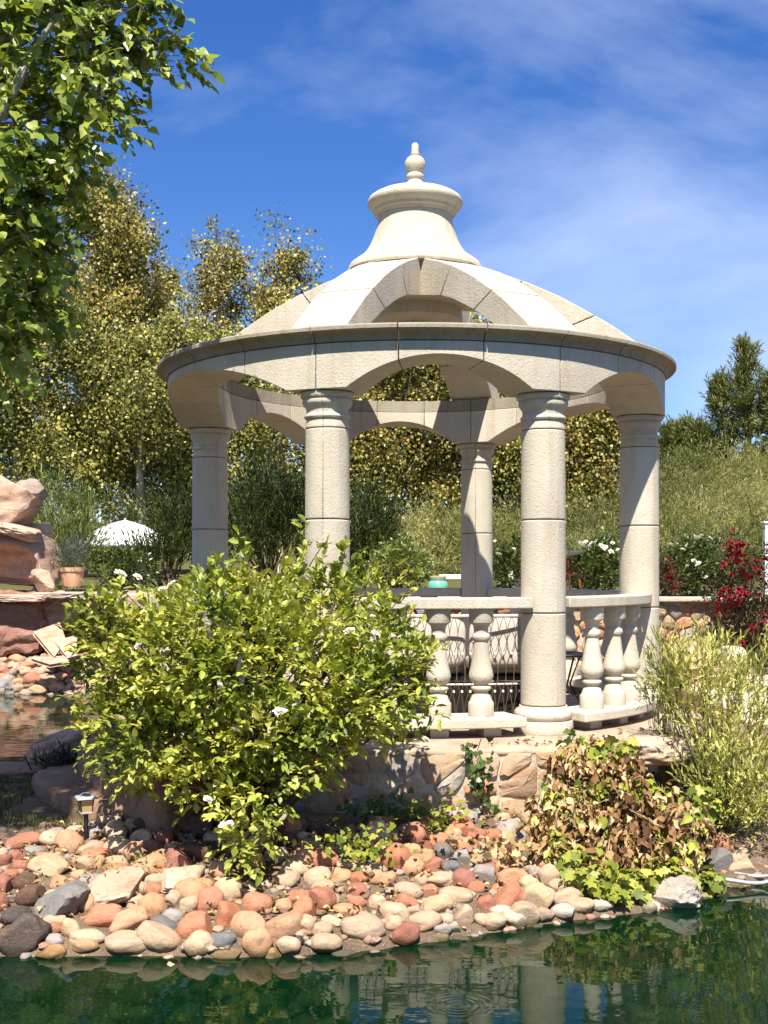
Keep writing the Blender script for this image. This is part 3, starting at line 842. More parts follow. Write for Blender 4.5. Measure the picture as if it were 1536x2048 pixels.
M_peb = k.done(k.pbsdf(c, .85, k.bump(k.noise(60, 3), .4, .01), spec=.2))
def bank_pts(r2, n):
    x = r2.uniform(-2.6, 2.3, n); d = r2.uniform(-.12, 1.55, n) ** 1.0
    y = np.interp(x, SHX, SHY) + d
    return np.stack([x, y, hground(x, y) + .004], -1)
tag(pebble_field('pebbles', 1900, bank_pts, .008, .030, 3), 'small pebbles filling the gaps between the bank stones', 'pebbles', kind='stuff')
def sub_pts(r2, n):
    x = r2.uniform(-2.4, 2.3, n); y = np.interp(x, SHX, SHY) + r2.uniform(-.6, -.08, n)
    return np.stack([x, y, hground(x, y) - .005], -1)
tag(pebble_field('submerged_stones', 260, sub_pts, .035, .085, 8), 'stones lying under the water along the shore', 'stones', kind='stuff')
def bank2_pts(r2, n):
    x = r2.uniform(-6, -3, n); y = r2.uniform(13.4, 14.5, n)
    return np.stack([x, y, hground(x, y) + .01], -1)
tag(pebble_field('rubble', 900, bank2_pts, .02, .07, 4), 'small rubble among the stones behind the upper pond', 'pebbles', kind='stuff')

# single boulders and slabs
def boulder(name, px, py, w, h, Y, col, label, cat='rock', seed=1, depth=None, mat=None, tilt=0, yaw=0, **kw):
    p = at(px, py, Y); s = Y / F
    dims = (w * .5 * s, (depth or (w + h) * .25 * s), h * .5 * s)
    me = rock_mesh(name, seed, mat or M_rough, kw.pop('sub', 4), kw.pop('box', 3.2), kw.pop('amp', .10), kw.pop('fine', .03), dims=dims, **kw)
    auto_smooth(me, 24)
    o = mesh_obj(name, me); o.location = p; o.rotation_euler = (0, -R_(tilt), yaw)
    o.color = (*col, 1)
    return tag(o, label, cat)
# slate boulder half sunk in the bank, flat tan rock beside it
boulder('boulder', 132, 1800, 110, 56, 5.85, (.22, .215, .205), 'broad slate blue boulder sunk in the bank below the garden lamp', seed=31, depth=.22, tilt=22, facets=4, ridge=.03, amp=.14)
boulder('boulder', 235, 1772, 120, 50, 6.0, (.46, .36, .27), 'flat tan and grey boulder right of the slate blue one', seed=32, depth=.22, tilt=8, facets=3, ridge=.03)
boulder('boulder', 360, 1760, 90, 40, 6.1, (.50, .40, .30), 'low buff boulder between the small stones under the rose', seed=33, depth=.2, facets=3, ridge=.03)
boulder('boulder', 1340, 1790, 96, 70, 6.22, (.36, .33, .28), 'rough chalky white rock at the water below the dry ivy', seed=34, depth=.14, facets=7, ridge=.06, fine=.07, amp=.14)
boulder('boulder', 1290, 1812, 54, 26, 6.16, (.62, .55, .45), 'thin pale rock lying left of the chalky white rock', seed=35, depth=.08, facets=2, ridge=.05)
# stone steps left of the rose bush: broad tread, riser rocks above
def ledge(name, pxs, ztop, zbot, col, label, seed, groove=.04, cat='stone step'):
    """a flat topped slab of rock; its plan is given by the outline of its top"""
    P = []
    for px, py in pxs:
        Y = (EYE - ztop) * F / (py - HZ); P.append(((px - 768) / F * Y, Y))
    Q = []
    for i in range(len(P)):
        A, B, C2, D2 = P[i - 1], P[i], P[(i + 1) % len(P)], P[(i + 2) % len(P)]
        for t in np.linspace(0, 1, 9)[:-1]:
            t2, t3 = t * t, t * t * t
            Q.append(tuple(.5 * (2 * B[k_] + (C2[k_] - A[k_]) * t + (2 * A[k_] - 5 * B[k_] + 4 * C2[k_] - D2[k_]) * t2 + (3 * B[k_] - A[k_] - 3 * C2[k_] + D2[k_]) * t3) for k_ in (0, 1)))
    n_ = len(Q); cx0 = sum(q[0] for q in Q) / n_; cy0 = sum(q[1] for q in Q) / n_
    sv = Vector((seed * 2.3, seed * 1.7, seed))
    V, Fc = [], []
    lev = [(0, .01), (.12, .02), (.35, .022), (.65, .016), (.88, .010), (.97, .002), (1.0, -.012)]
    for t, bul in lev:
        z = zbot + (ztop - zbot) * t
        for i, (x, y) in enumerate(Q):
            d = Vector((x - cx0, y - cy0, 0)).normalized()
            w = Vector((x * 11, y * 11, z * 2.2)) + sv
            off = bul + groove * (mnoise.noise(w) + .6 * mnoise.noise(w * 2.7)) + .012 * mnoise.noise(Vector((x, y, z)) * 16 + sv)
            V.append((x + d.x * off - cx0, y + d.y * off - cy0, z + .006 * mnoise.noise(Vector((x * 9, y * 9, 0)) + sv) * (t > .9)))
    for L in range(len(lev) - 1):
        for i in range(n_):
            j = (i + 1) % n_; Fc.append((L * n_ + i, L * n_ + j, (L + 1) * n_ + j, (L + 1) * n_ + i))
    base = (len(lev) - 1) * n_
    for f in (.66, .33):
        for i in range(n_):
            x, y, z = V[base + i]
            V.append((x * f, y * f, ztop + .010 * mnoise.noise(Vector((x * f * 5, y * f * 5, 0)) + sv)))
    b1 = base + n_; b2 = b1 + n_
    for i in range(n_):
        j = (i + 1) % n_; Fc.append((base + i, base + j, b1 + j, b1 + i)); Fc.append((b1 + i, b1 + j, b2 + j, b2 + i))
    V.append((0, 0, ztop)); k2 = len(V) - 1
    for i in range(n_): Fc.append((b2 + i, b2 + (i + 1) % n_, k2))
    o = mesh_obj(name, auto_smooth(pmesh(name, V, Fc, M_rough), 40)); o.location = (cx0, cy0, 0); o.color = (*col, 1)
    return tag(o, label, cat)
ledge('step_stone', [(70, 1545), (110, 1532), (170, 1528), (235, 1545), (262, 1580), (228, 1602), (175, 1600), (120, 1585), (85, 1565)], -.29, -.60, (.27, .175, .115), 'broad brown stone step with flat top left of the rose bush', 41)
ledge('step_stone', [(160, 1484), (215, 1474), (300, 1478), (360, 1500), (380, 1540), (320, 1556), (262, 1548), (225, 1540), (195, 1512)], -.10, -.45, (.30, .20, .135), 'upper grooved stone ledge half under the rose leaves', 42, .05)
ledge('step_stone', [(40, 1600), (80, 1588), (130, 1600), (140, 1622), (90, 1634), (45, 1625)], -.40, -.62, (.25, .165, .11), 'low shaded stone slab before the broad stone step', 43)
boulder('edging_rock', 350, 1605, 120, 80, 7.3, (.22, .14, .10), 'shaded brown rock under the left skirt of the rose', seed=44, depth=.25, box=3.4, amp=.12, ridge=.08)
boulder('step_stone', 130, 1490, 120, 60, 8.9, (.44, .30, .22), 'pale slab lying in the edge of the upper pond', seed=45, depth=.35, box=5, amp=.06, ridge=.05, tilt=18)
boulder('edging_rock', 35, 1545, 130, 40, 8.55, (.36, .25, .19), 'low pinkish rock edging the near side of upper pond', seed=46, depth=.22, ridge=.08)
# far bank of the upper pond: hewn blocks, flagstones, sculpted boulders
boulder('rock_block', 22, 1245, 150, 118, 14.5, (.34, .185, .140), 'dark red brown hewn rock face under the sculpted boulders', seed=51, depth=.30, box=6, amp=.06, ridge=.12, fine=.05)
boulder('rock_block', 148, 1222, 128, 76, 14.65, (.50, .36, .27), 'pale pink rock face under the terracotta pot', seed=52, depth=.28, box=6, amp=.06, ridge=.09, fine=.05)
boulder('rock_block', 265, 1225, 120, 80, 14.75, (.44, .31, .24), 'pinkish rock face mostly hidden behind the rose', seed=53, depth=.28, box=6, amp=.06, ridge=.09)
boulder('ledge_slab', 150, 1190, 150, 12, 14.35, (.58, .50, .41), 'thin pale ledge slab in front of the terracotta pot', seed=54, depth=.30, box=8, amp=.02, ridge=.02)
boulder('ledge_slab', 30, 1196, 140, 14, 14.25, (.54, .42, .33), 'thin pinkish ledge slab under the hollowed boulder', seed=55, depth=.26, box=7, amp=.03, ridge=.03)
boulder('sculpted_boulder', 18, 1012, 140, 118, 14.9, (.52, .37, .28), 'big pink tan boulder on top of the rock pile', seed=56, depth=.45, facets=12, ridge=.06, amp=.12)
boulder('sculpted_boulder', 62, 988, 62, 66, 15.0, (.36, .30, .26), 'grey brown block leaning on the topmost pink boulder', seed=57, depth=.25, facets=10, ridge=.04)
boulder('sculpted_boulder', 22, 1062, 120, 30, 14.55, (.56, .41, .31), 'tilted flat pink slab under the topmost boulder', seed=58, depth=.35, facets=2, ridge=.04, tilt=-12)
boulder('sculpted_boulder', 35, 1128, 165, 125, 14.75, (.50, .34, .26), 'hollowed smooth boulder with a dark overhang', seed=59, depth=.55, facets=6, ridge=.05, amp=.10, hollow=((-.1, -1.0, -.25), .95, .85))
boulder('sculpted_boulder', 88, 1160, 40, 58, 14.2, (.50, .35, .25), 'small upright tan rock beside the hollowed boulder', seed=60, depth=.12, facets=9, tilt=30)
# pale rocks on the right, behind the narrow leaved shrub
boulder('pale_boulder', 1462, 1325, 60, 60, 10.2, (.66, .58, .47), 'rounded pale boulder right of the gazebo under red blossom', seed=61, depth=.18, facets=1)
boulder('pale_boulder', 1395, 1330, 150, 80, 11.2, (.58, .40, .25), 'sandy orange boulder at the foot of the rear stone wall', seed=62, depth=.4, facets=2, ridge=.05)
boulder('pale_boulder', 1490, 1362, 130, 22, 9.4, (.62, .54, .44), 'pale flat kerb stone right of the narrow leaved shrub', seed=63, depth=.15, box=6)
boulder('pale_boulder', 1500, 1430, 150, 90, 8.9, (.60, .51, .41), 'broad pale rock behind the right end of the shrub', seed=64, depth=.35, facets=3, ridge=.04)
boulder('pale_boulder', 1400, 1400, 120, 70, 9.3, (.58, .47, .36), 'pale tan rock seen through the narrow leaved shrub', seed=65, depth=.3, facets=3, ridge=.04)
boulder('pale_boulder', 1310, 1495, 130, 60, 7.55, (.52, .40, .30), 'flat buff rock on the platform edge above dry ivy', seed=66, depth=.25, facets=2, ridge=.05)

# triangular flagstones on the far bank
def slab(name, pts, th, col, label, cat='flagstone', Yb=0.0):
    P = [at(px, py, Y) for px, py, Y in pts]
    n = (P[1] - P[0]).cross(P[2] - P[0]).normalized()
    if n.y > 0: n = -n
    c = sum(P, Vector()) / len(P)
    V = [p - c for p in P] + [p - c - n * th for p in P]
    k_ = len(P)
    Fc = [tuple(range(k_)), tuple(reversed(range(k_, 2 * k_)))] + [(i, (i + 1) % k_, k_ + (i + 1) % k_, k_ + i) for i in range(k_)]
    o = mesh_obj(name, pmesh(name, V, Fc, M_rough)); o.location = c
    add_bevel(o, th * .3, 2, 20); o.color = (*col, 1)
    return tag(o, label, cat)
slab('flagstone', [(70, 1264, 13.95), (118, 1247, 14.2), (130, 1280, 14.05), (108, 1310, 13.8)], .05, (.58, .43, .31), 'large triangular pink flagstone leaning on the far bank')
slab('flagstone', [(112, 1283, 13.95), (152, 1272, 14.1), (150, 1310, 13.85), (136, 1314, 13.8)], .05, (.56, .42, .32), 'smaller pink flagstone overlapping the triangular one')
slab('flagstone', [(62, 1316, 13.75), (128, 1312, 13.85), (136, 1322, 13.7), (100, 1328, 13.6)], .04, (.50, .38, .29), 'thin flat flagstone lying below the triangular one')

# walls of fitted stones
def voronoi_cells(pts, x0, x1, y0, y1):
    out_ = []
    for i, p in enumerate(pts):
        poly = [(x0, y0), (x1, y0), (x1, y1), (x0, y1)]
        for j, q in enumerate(pts):
            if i == j or (abs(p[0] - q[0]) > .9): continue
            mx, my = (p[0] + q[0]) / 2, (p[1] + q[1]) / 2
            nx_, ny_ = q[0] - p[0], q[1] - p[1]
            new = []
            for a in range(len(poly)):
                A, B = poly[a], poly[(a + 1) % len(poly)]
                da = (A[0] - mx) * nx_ + (A[1] - my) * ny_; db = (B[0] - mx) * nx_ + (B[1] - my) * ny_
                if da <= 0: new.append(A)
                if (da < 0 < db) or (db < 0 < da):
                    t = da / (da - db); new.append((A[0] + (B[0] - A[0]) * t, A[1] + (B[1] - A[1]) * t))
            poly = new
            if len(poly) < 3: break
        if len(poly) >= 3: out_.append(poly)
    return out_
def wall_stones(parent, mapf, x0, x1, y0, y1, sx, sy, seed, cols, joint=.012, proud=(.03, .07)):
    r3 = random.Random(seed); pts = []
    y = y0 + sy / 2; row = 0
    while y < y1:
        x = x0 + (sx / 2 if row % 2 else 0)
        while x < x1:
            pts.append((x + r3.uniform(-.38, .38) * sx, y + r3.uniform(-.36, .36) * sy)); x += sx * r3.uniform(.7, 1.35)
        y += sy; row += 1
    for poly in voronoi_cells(pts, x0, x1, y0, y1):
        cx0 = sum(p[0] for p in poly) / len(poly); cy0 = sum(p[1] for p in poly) / len(poly)
        # soften the corners: add mid points, pull them in
        P2 = []
        for a in range(len(poly)):
            A, B = poly[a], poly[(a + 1) % len(poly)]
            if math.hypot(A[0] - B[0], A[1] - B[1]) < .02: continue
            for t in (.18, .5, .82):
                P2.append((A[0] + (B[0] - A[0]) * t, A[1] + (B[1] - A[1]) * t))
        if len(P2) < 6: continue
        size = max(math.hypot(p[0] - cx0, p[1] - cy0) for p in P2)
        jj = max(.5, 1 - joint / max(size, .03) * r3.uniform(.7, 1.8))
        P2 = [(cx0 + (p[0] - cx0) * jj * r3.uniform(.95, 1.0), cy0 + (p[1] - cy0) * jj * r3.uniform(.95, 1.0)) for p in P2]
        pr = r3.uniform(*proud); tx, ty = r3.uniform(-.12, .12), r3.uniform(-.16, .08)
        n_ = len(P2); V = []
        def dep(p, f): return pr * f + (p[0] - cx0) * tx + (p[1] - cy0) * ty
        for p in P2: V.append(mapf(p[0], p[1], -.03))
        for p in P2: V.append(mapf(p[0], p[1], dep(p, .62) + r3.uniform(-.006, .006)))
        for p in P2:
            q = (cx0 + (p[0] - cx0) * .80, cy0 + (p[1] - cy0) * .80)
            V.append(mapf(q[0], q[1], dep(q, 1.0) + r3.uniform(-.006, .006)))
        for p in P2:
            q = (cx0 + (p[0] - cx0) * .38, cy0 + (p[1] - cy0) * .38)
            V.append(mapf(q[0], q[1], dep(q, 1.1) + r3.uniform(-.006, .006)))
        V.append(mapf(cx0, cy0, dep((cx0, cy0), 1.12) + r3.uniform(-.005, .005)))
        Fc = []
        for L in range(3):
            for a in range(n_):
                b = (a + 1) % n_
                Fc.append((L * n_ + a, L * n_ + b, (L + 1) * n_ + b, (L + 1) * n_ + a))
        for a in range(n_): Fc.append((3 * n_ + a, 3 * n_ + (a + 1) % n_, 4 * n_))
        o = mesh_obj('stone', auto_smooth(pmesh('stone', V, Fc, M_wallst), 38), parent)
        b = C_[r3.choice(cols)]; j = r3.uniform(.8, 1.15)
        o.color = (b[0] * j, b[1] * j, b[2] * j, 1)
# round wall carrying the gazebo
pw = empty('platform_wall', (GX, GY, 0), 'low curved retaining wall of mixed fieldstones under the gazebo', 'stone wall')
RW = 2.245
A0, A1 = R_(-80), R_(80)
MB().sweep(lambda a: [(RW - .25, -.75), (RW, -.75), (RW, -.060), (RW - .25, -.060)], [A0 + (A1 - A0) * i / 60 for i in range(61)]).build('mortar_body', M_mortar, pw, False)
def map_round(u, v, d):
    a = u / RW
    return ((RW + d) * math.sin(a), -(RW + d) * math.cos(a), v)
wall_stones(pw, map_round, A0 * RW, A1 * RW, -.62, -.030, .21, .145, 21, 'TTGTGTGOTTGY', joint=.010, proud=(.008, .026))
# straight rear wall behind the gazebo
rw = empty('rear_wall', (0, 13.05, 0), 'rear retaining wall of angular pink and grey stones beyond the balustrade', 'stone wall')
MB().box((2.0, .15, .3), (9.0, .22, .92)).build('mortar_body', M_mortar, rw)
def map_rear(u, v, d): return (u, .04 - d, v)
wall_stones(rw, map_rear, -.4, 5.4, -.1, .70, .20, .13, 22, 'TOTGTPGOT', joint=.010, proud=(.02, .06))
MB().box((2.0, .10, .745), (9.0, .36, .05)).build('coping', M_mortar, rw, bevel=.012)
# ------------------------------------------------------------------ made things
M_metal_grey = simple('painted_metal_grey', (.42, .43, .42), .45, .3, 20, .1)
M_metal_dark = simple('dark_metal', (.035, .033, .03), .5, .6)
M_amber = simple('amber_plastic', (.50, .36, .16), .35, 0, 8, .15)
M_panel = simple('solar_panel', (.20, .22, .22), .3, 0)
M_terra = simple('terracotta', (.52, .31, .19), .9, 0, 9, .25, .3, 60, .1)
M_white = simple('white_cloth', (.80, .79, .76), .9, 0, 0, 0, .0, 40, .1)
M_whitep = simple('white_paint', (.78, .77, .73), .5, 0, 12, .06)
M_green_glaze = simple('green_glaze', (.16, .42, .30), .25, 0, 7, .2, spec=.5)
M_red_wood = simple('red_wood', (.32, .09, .05), .6, 0, 18, .3)
M_black = simple('black_plastic', (.02, .02, .02), .5)
M_cable = simple('black_cable', (.03, .028, .025), .6)
M_urn = simple('urn_stone', (.50, .40, .30), .9, 0, 10, .2, .4, 50, .1)

# garden lamp
g = ground_at(172, 1682)
lp = at(172, 1682, g.y); lp.z = g.z
s_ = g.y / F
lamp = empty('garden_lamp', (lp.x, lp.y, lp.z), 'small solar garden lamp with a grey cap on a dark stake among the stones', 'garden lamp', rz=R_(24))
zt = (1682 - 1592) * s_
mb = MB()
h0 = .026
mb.add([(x * .056, y * .056, zt - .012) for x, y in ((-1, -1), (1, -1), (1, 1), (-1, 1))] + [(x * .052, y * .052, zt - .004) for x, y in ((-1, -1), (1, -1), (1, 1), (-1, 1))] + [(x * .022, y * .022, zt + .012) for x, y in ((-1, -1), (1, -1), (1, 1), (-1, 1))],
       [(3, 2, 1, 0), (0, 1, 5, 4), (1, 2, 6, 5), (2, 3, 7, 6), (3, 0, 4, 7), (4, 5, 9, 8), (5, 6, 10, 9), (6, 7, 11, 10), (7, 4, 8, 11), (8, 9, 10, 11)])
capo = mb.build('cap', M_metal_grey, lamp, bevel=.002)
pn = MB().box((0, 0, zt + .0145), (.040, .040, .004)); pn.build('solar_panel', M_panel, capo)
for i in (-1, 0, 1):
    MB().box((i * .012, 0, zt + .0172), (.0016, .036, .0012)).build('panel_line', M_metal_grey, capo)
q = [(-1, -1), (1, -1), (1, 1), (-1, 1)]
MB().add([(x * .028, y * .028, zt - .086) for x, y in q] + [(x * .036, y * .036, zt - .013) for x, y in q], [(3, 2, 1, 0), (4, 5, 6, 7), (0, 1, 5, 4), (1, 2, 6, 5), (2, 3, 7, 6), (3, 0, 4, 7)]).build('lantern_glass', M_amber, lamp)
for x, y in q:
    MB().tube([(x * .029, y * .029, zt - .087), (x * .0372, y * .0372, zt - .013)], .0035, 6).build('lantern_bar', M_metal_dark, lamp)
MB().box((0, 0, zt - .091), (.068, .068, .010)).build('lantern_base', M_metal_grey, lamp, bevel=.002)
MB().tube([(0, 0, -.15), (0, 0, zt - .096)], .0125, 12).build('stake', M_metal_dark, lamp)

# wire loveseat with pale cushions behind the front balustrade
M_wire = simple('wire_bronze', (.20, .13, .08), .5, .2)
M_clip = simple('clip_cream', (.70, .64, .54), .5, .1)
M_cush = simple('cushion_cloth', (.42, .38, .325), .95, 0, 5, .06, .25, 25, .1)
SX0, SX1, SY = -.42, 1.12, 8.44
ls = empty('wire_loveseat', ((SX0 + SX1) / 2, SY, 0), 'wire backed loveseat with off white cushions behind the front balustrade', 'loveseat')
w_ = (SX1 - SX0) / 2
def Z_(py): return EYE + (HZ - py) / F * SY
zt_, zb_ = Z_(1231), Z_(1368)
def bowf(x): return -.10 * (1 - (x / w_) ** 2)
npair = 26
wire_x = [-w_ + 2 * w_ * (i + .5) / npair for i in range(npair)]
dx = 2 * w_ / npair
for i, x in enumerate(wire_x):
    mb = MB()
    for sgn in (-1, 1):
        pts = []
        for t in np.linspace(0, 1, 25):
            z = zt_ - .006 - (zt_ - .02 - .03) * t
            amp = dx * .5 * abs(math.sin(math.pi * (t * 2.62))) ** .8 * (1 if t < .72 else .8)
            ph = 1 if int(t * 2.62) % 2 == 0 else -1
            lean = -.05 * t
            pts.append((x + sgn * amp + lean * .3, bowf(x) + .06 * t, z))
        mb.tube(pts, .0026, 5)
    mb.build('back_wire', M_wire, ls, True)
    for zz in (.38, .765):
        MB().box((x, bowf(x) + .06 * zz - .004, zt_ - (zt_ - .05) * zz), (.016, .012, .018)).build('clip', M_clip, ls, bevel=.002)
arcx = np.linspace(-w_, w_, 21)
MB().tube([(x, bowf(x), zt_) for x in arcx], .012, 10).build('top_bar', M_clip, ls, True)
MB().tube([(x, bowf(x) + .05, zb_) for x in arcx], .008, 8).build('lower_bar', M_clip, ls, True)
for x in (-w_, w_):
    for y_ in (bowf(w_) + .02, .62):
        MB().tube([(x, y_, .001), (x, y_, .42 if y_ > .3 else zt_)], .014, 8).build('leg', M_metal_dark, ls, True)
def cushion(cx, cy, cz, dx_, dy_, dz_, name='cushion', tilt=0.0):
    V0, Fc = ICO[3]
    V = []
    for v in V0:
        p = (abs(v.x) ** 5 + abs(v.y) ** 5 + abs(v.z) ** 5) ** (-1 / 5)
        q2 = v * p
        q2 = Vector((q2.x * dx_, q2.y * dy_, q2.z * dz_))
        q2 *= 1 + .05 * mnoise.noise(q2 * 5 + Vector((cx, cz, 0)) * 3)
        q2 = Matrix.Rotation(tilt, 3, 'X') @ q2
        V.append(q2 + Vector((cx, cy, cz)))
    return mesh_obj(name, pmesh(name, V, Fc, M_cush, True), ls)
for i in range(3):
    cx0 = -w_ + w_ * 2 * (i + .5) / 3
    cushion(cx0, .08, .555, w_ / 3 - .012, .075, .175, 'back_cushion', R_(-12))
    cushion(cx0, .36, .385, w_ / 3 - .008, .27, .065, 'seat_cushion')
MB().box((0, .36, .30), (2 * w_, .58, .03)).build('seat_base', M_metal_dark, ls)
MB().box((0, .10, .17), (2 * w_ - .1, .012, .20)).build('seat_apron', M_metal_dark, ls)

# black wire side table glimpsed right of the front column
tb = empty('side_table', (1.38, 9.1, 0), 'dark wire side table glimpsed beside the front right column', 'table')
MB().lathe([(.20, .42), (.21, .425), (.21, .44), (.0, .442)], 32).build('table_top', M_metal_dark, tb, True)
for i in range(4):
    a = i * math.pi / 2 + .4
    MB().tube([(.17 * math.cos(a), .17 * math.sin(a), .43), (.07 * math.cos(a), .07 * math.sin(a), .2), (.19 * math.cos(a), .19 * math.sin(a), .002)], .008, 6).build('leg', M_metal_dark, tb, True)
MB().tube([(.12 * math.cos(a), .12 * math.sin(a), .12) for a in np.linspace(0, 2 * math.pi, 25)], .006, 6, False).build('ring', M_metal_dark, tb, True)

# terracotta pot on the ledge, with its own plant later
pp = at(145, 1173, 14.5)
pot = empty('terracotta_pot', pp, 'terracotta flower pot on the ledge by the rock pile', 'flower pot')
ps = 14.5 / F
auto_smooth(MB().lathe([(.085, 0), (.105, .003), (.122, .06), (.132, .12), (.136, .185), (.150, .187), (.152, .235), (.142, .236), (.138, .19), (.0, .185)], 40).build('body', M_terra, pot).data, 35)
MB().lathe([(.138, .0), (.138, .215), (.0, .217)], 24).mesh('x')
o = mesh_obj('soil', auto_smooth(MB().lathe([(.0, .205), (.139, .204), (.0, .21)], 24).mesh('soil', M_earth), 30), pot)
# urn planter behind
pu = at(77, 1088, 15.4)
urn = empty('stone_urn', (pu.x, pu.y, .74), 'buff stone urn planter beside the rock pile', 'urn')
hh = at(77, 1048, 15.4).z - .74
auto_smooth(MB().lathe([(.13, 0), (.14, .03), (.07, .08), (.06, hh * .45), (.09, hh * .55), (.15, hh * .75), (.16, hh * .82), (.155, hh * .86), (.175, hh * .88), (.18, hh * .97), (.165, hh), (.14, hh * .98), (.0, hh * .95)], 40).build('bowl', M_urn, urn).data, 35)

# ledge spotlight with its cable
sp = at(181, 1184, 14.0)
spot = empty('spotlight', sp, 'small black garden spotlight on the pale ledge', 'spotlight')
auto_smooth(MB().lathe([(.0, .0), (.03, .002), (.036, .02), (.036, .05), (.028, .062), (.0, .066)], 24).build('housing', M_black, spot).data, 35)
MB().tube([(0, .02, .0), (0, .03, -.03)], .01, 8).build('foot', M_black, spot)
cb = [at(181, 1188, 14.03), at(150, 1191, 14.0), at(120, 1200, 14.0), at(95, 1217, 14.05), at(84, 1240, 14.1), at(80, 1262, 14.05)]
o = MB().tube([p - cb[0] for p in cb], .008, 6).build('cable', M_cable, None, True); o.location = cb[0]
tag(o, 'thin black cable curving down from the spotlight', 'cable')

# white parasol far behind
UY = 25.0
up_ = at(250, 1040, UY)
ux = at(250, 1100, UY).x
um = empty('parasol', (ux, UY, hg(ux, UY)), 'white garden parasol among the shrubs on the left', 'parasol')
zz0 = up_.z - hg(ux, UY)
rr_ = 1.12
ze = zz0 - .48
V = [(0, 0, zz0)]; Fc = []; NR = 8; NS = 5
for j in range(1, NS + 1):
    for i in range(NR * 4):
        a = i * 2 * math.pi / (NR * 4)
        t = j / NS
        sag = 1 - .035 * (math.sin(a * NR / 2) ** 2) * t
        V.append((rr_ * t * sag * math.cos(a), rr_ * t * sag * math.sin(a), zz0 - .48 * (t ** 1.35)))
n_ = NR * 4
for i in range(n_): Fc.append((0, 1 + i, 1 + (i + 1) % n_))
for j in range(NS - 1):
    for i in range(n_):
        a, b = 1 + j * n_ + i, 1 + j * n_ + (i + 1) % n_
        Fc.append((a, a + n_, b + n_, b))
o = mesh_obj('canopy', pmesh('canopy', V, Fc, M_white, True), um)
m_ = o.modifiers.new('solid', 'SOLIDIFY'); m_.thickness = .006
V = []; Fc = []
for i in range(n_ * 2):
    a = i * 2 * math.pi / (n_ * 2)
    sag = 1 - .035 * (math.sin(a * NR / 2) ** 2)
    for zz in (0, -.10 - .03 * abs(math.sin(a * 12))):
        V.append((rr_ * sag * math.cos(a), rr_ * sag * math.sin(a), ze + zz))
for i in range(n_ * 2):
    a, b = 2 * i, 2 * ((i + 1) % (n_ * 2)); Fc.append((a, b, b + 1, a + 1))
o = mesh_obj('valance', pmesh('valance', V, Fc, M_white, True), um)
m_ = o.modifiers.new('solid', 'SOLIDIFY'); m_.thickness = .006
MB().tube([(0, 0, 0), (0, 0, zz0 + .04)], .022, 10).build('pole', M_whitep, um, True)
for i in range(NR):
    a = i * 2 * math.pi / NR
    MB().tube([(.02 * math.cos(a), .02 * math.sin(a), zz0 - .03), (rr_ * .5 * math.cos(a), rr_ * .5 * math.sin(a), zz0 - .22), (rr_ * .97 * math.cos(a), rr_ * .97 * math.sin(a), ze + .0)], .008, 5).build('rib', M_whitep, um, True)
MB().lathe([(.24, 0), (.25, .02), (.24, .07), (.05, .09), (.0, .09)], 24).build('base', M_urn, um, True)

# odds and ends on the terrace behind the far balustrade
def terr(px, py, Y, name, label, cat):
    p = at(px, py, Y); return empty(name, (p.x, p.y, hg(p.x, p.y)), label, cat)
e_ = terr(876, 1160, 14.2, 'glazed_pot', 'round green glazed pot behind the far balustrade', 'flower pot')
auto_smooth(MB().lathe([(.05, 0), (.07, .01), (.11, .06), (.125, .12), (.115, .175), (.085, .205), (.095, .215), (.095, .23), (.08, .23), (.0, .20)], 32).build('body', M_green_glaze, e_).data, 35)
o = auto_smooth(MB().lathe([(.094, .2302), (.10, .236), (.10, .252), (.08, .256), (.0, .25)], 24).build('rim', M_terra, e_).data, 35)
e_ = terr(905, 1150, 14.6, 'patio_table', 'small white topped patio table behind the back column', 'table')
MB().box((0, 0, .24), (.34, .3, .06)).build('table_top', M_whitep, e_, bevel=.01)
for x in (-.14, .14):
    for y in (-.12, .12): MB().box((x, y, .105), (.03, .03, .21)).build('leg', M_red_wood, e_)
e_ = terr(1140, 1150, 14.5, 'garden_bird_table', 'red wooden stand with a pale dish right of the front column', 'bird table')
for x in (-.10, .10):
    for y in (-.08, .08): MB().tube([(x * 1.2, y * 1.2, 0), (x, y, .26)], .012, 6).build('leg', M_red_wood, e_)
MB().box((0, 0, .27), (.28, .24, .025)).build('shelf', M_red_wood, e_, bevel=.004)
MB().tube([(0, 0, .28), (0, 0, .50)], .015, 8).build('post', M_red_wood, e_)
auto_smooth(MB().lathe([(.02, .49), (.10, .51), (.19, .55), (.20, .565), (.185, .562), (.09, .525), (.0, .515)], 32).build('dish', M_whitep, e_).data, 35)
e_ = terr(1034, 1152, 14.8, 'white_box', 'small white planter box left of the front right column', 'planter')
MB().box((0, 0, .26), (.24, .2, .10)).build('box', M_whitep, e_, bevel=.008)
MB().box((0, 0, .105), (.12, .12, .21)).build('stand', M_whitep, e_)
p = at(1533, 1125, 15.5)
e_ = empty('white_post', (p.x + .02, p.y, hg(p.x, p.y)), 'white post at the right edge beyond the red blossom', 'post')
zz = at(1533, 1047, 15.5).z - hg(p.x, p.y)
MB().box((0, 0, zz / 2), (.11, .11, zz)).build('shaft', M_whitep, e_, bevel=.008)
MB().box((0, 0, zz + .012), (.15, .15, .024)).build('cap', M_whitep, e_, bevel=.006)

# grey hose lying in a loop at the right water edge
hc = at(1478, 1752, 6.55)
pts = []
for a in np.linspace(-2.6, 2.2, 30):
    pts.append(Vector((.20 * math.cos(a - .6), .085 * math.sin(a - .6), .035 + .01 * math.sin(3 * a))))
o = MB().tube(pts, .011, 8).build('garden_hose', M_metal_grey, None, True)
o.location = (hc.x, hc.y, ZW + .01)
tag(o, 'grey garden hose looped round stones at the right water edge', 'hose')
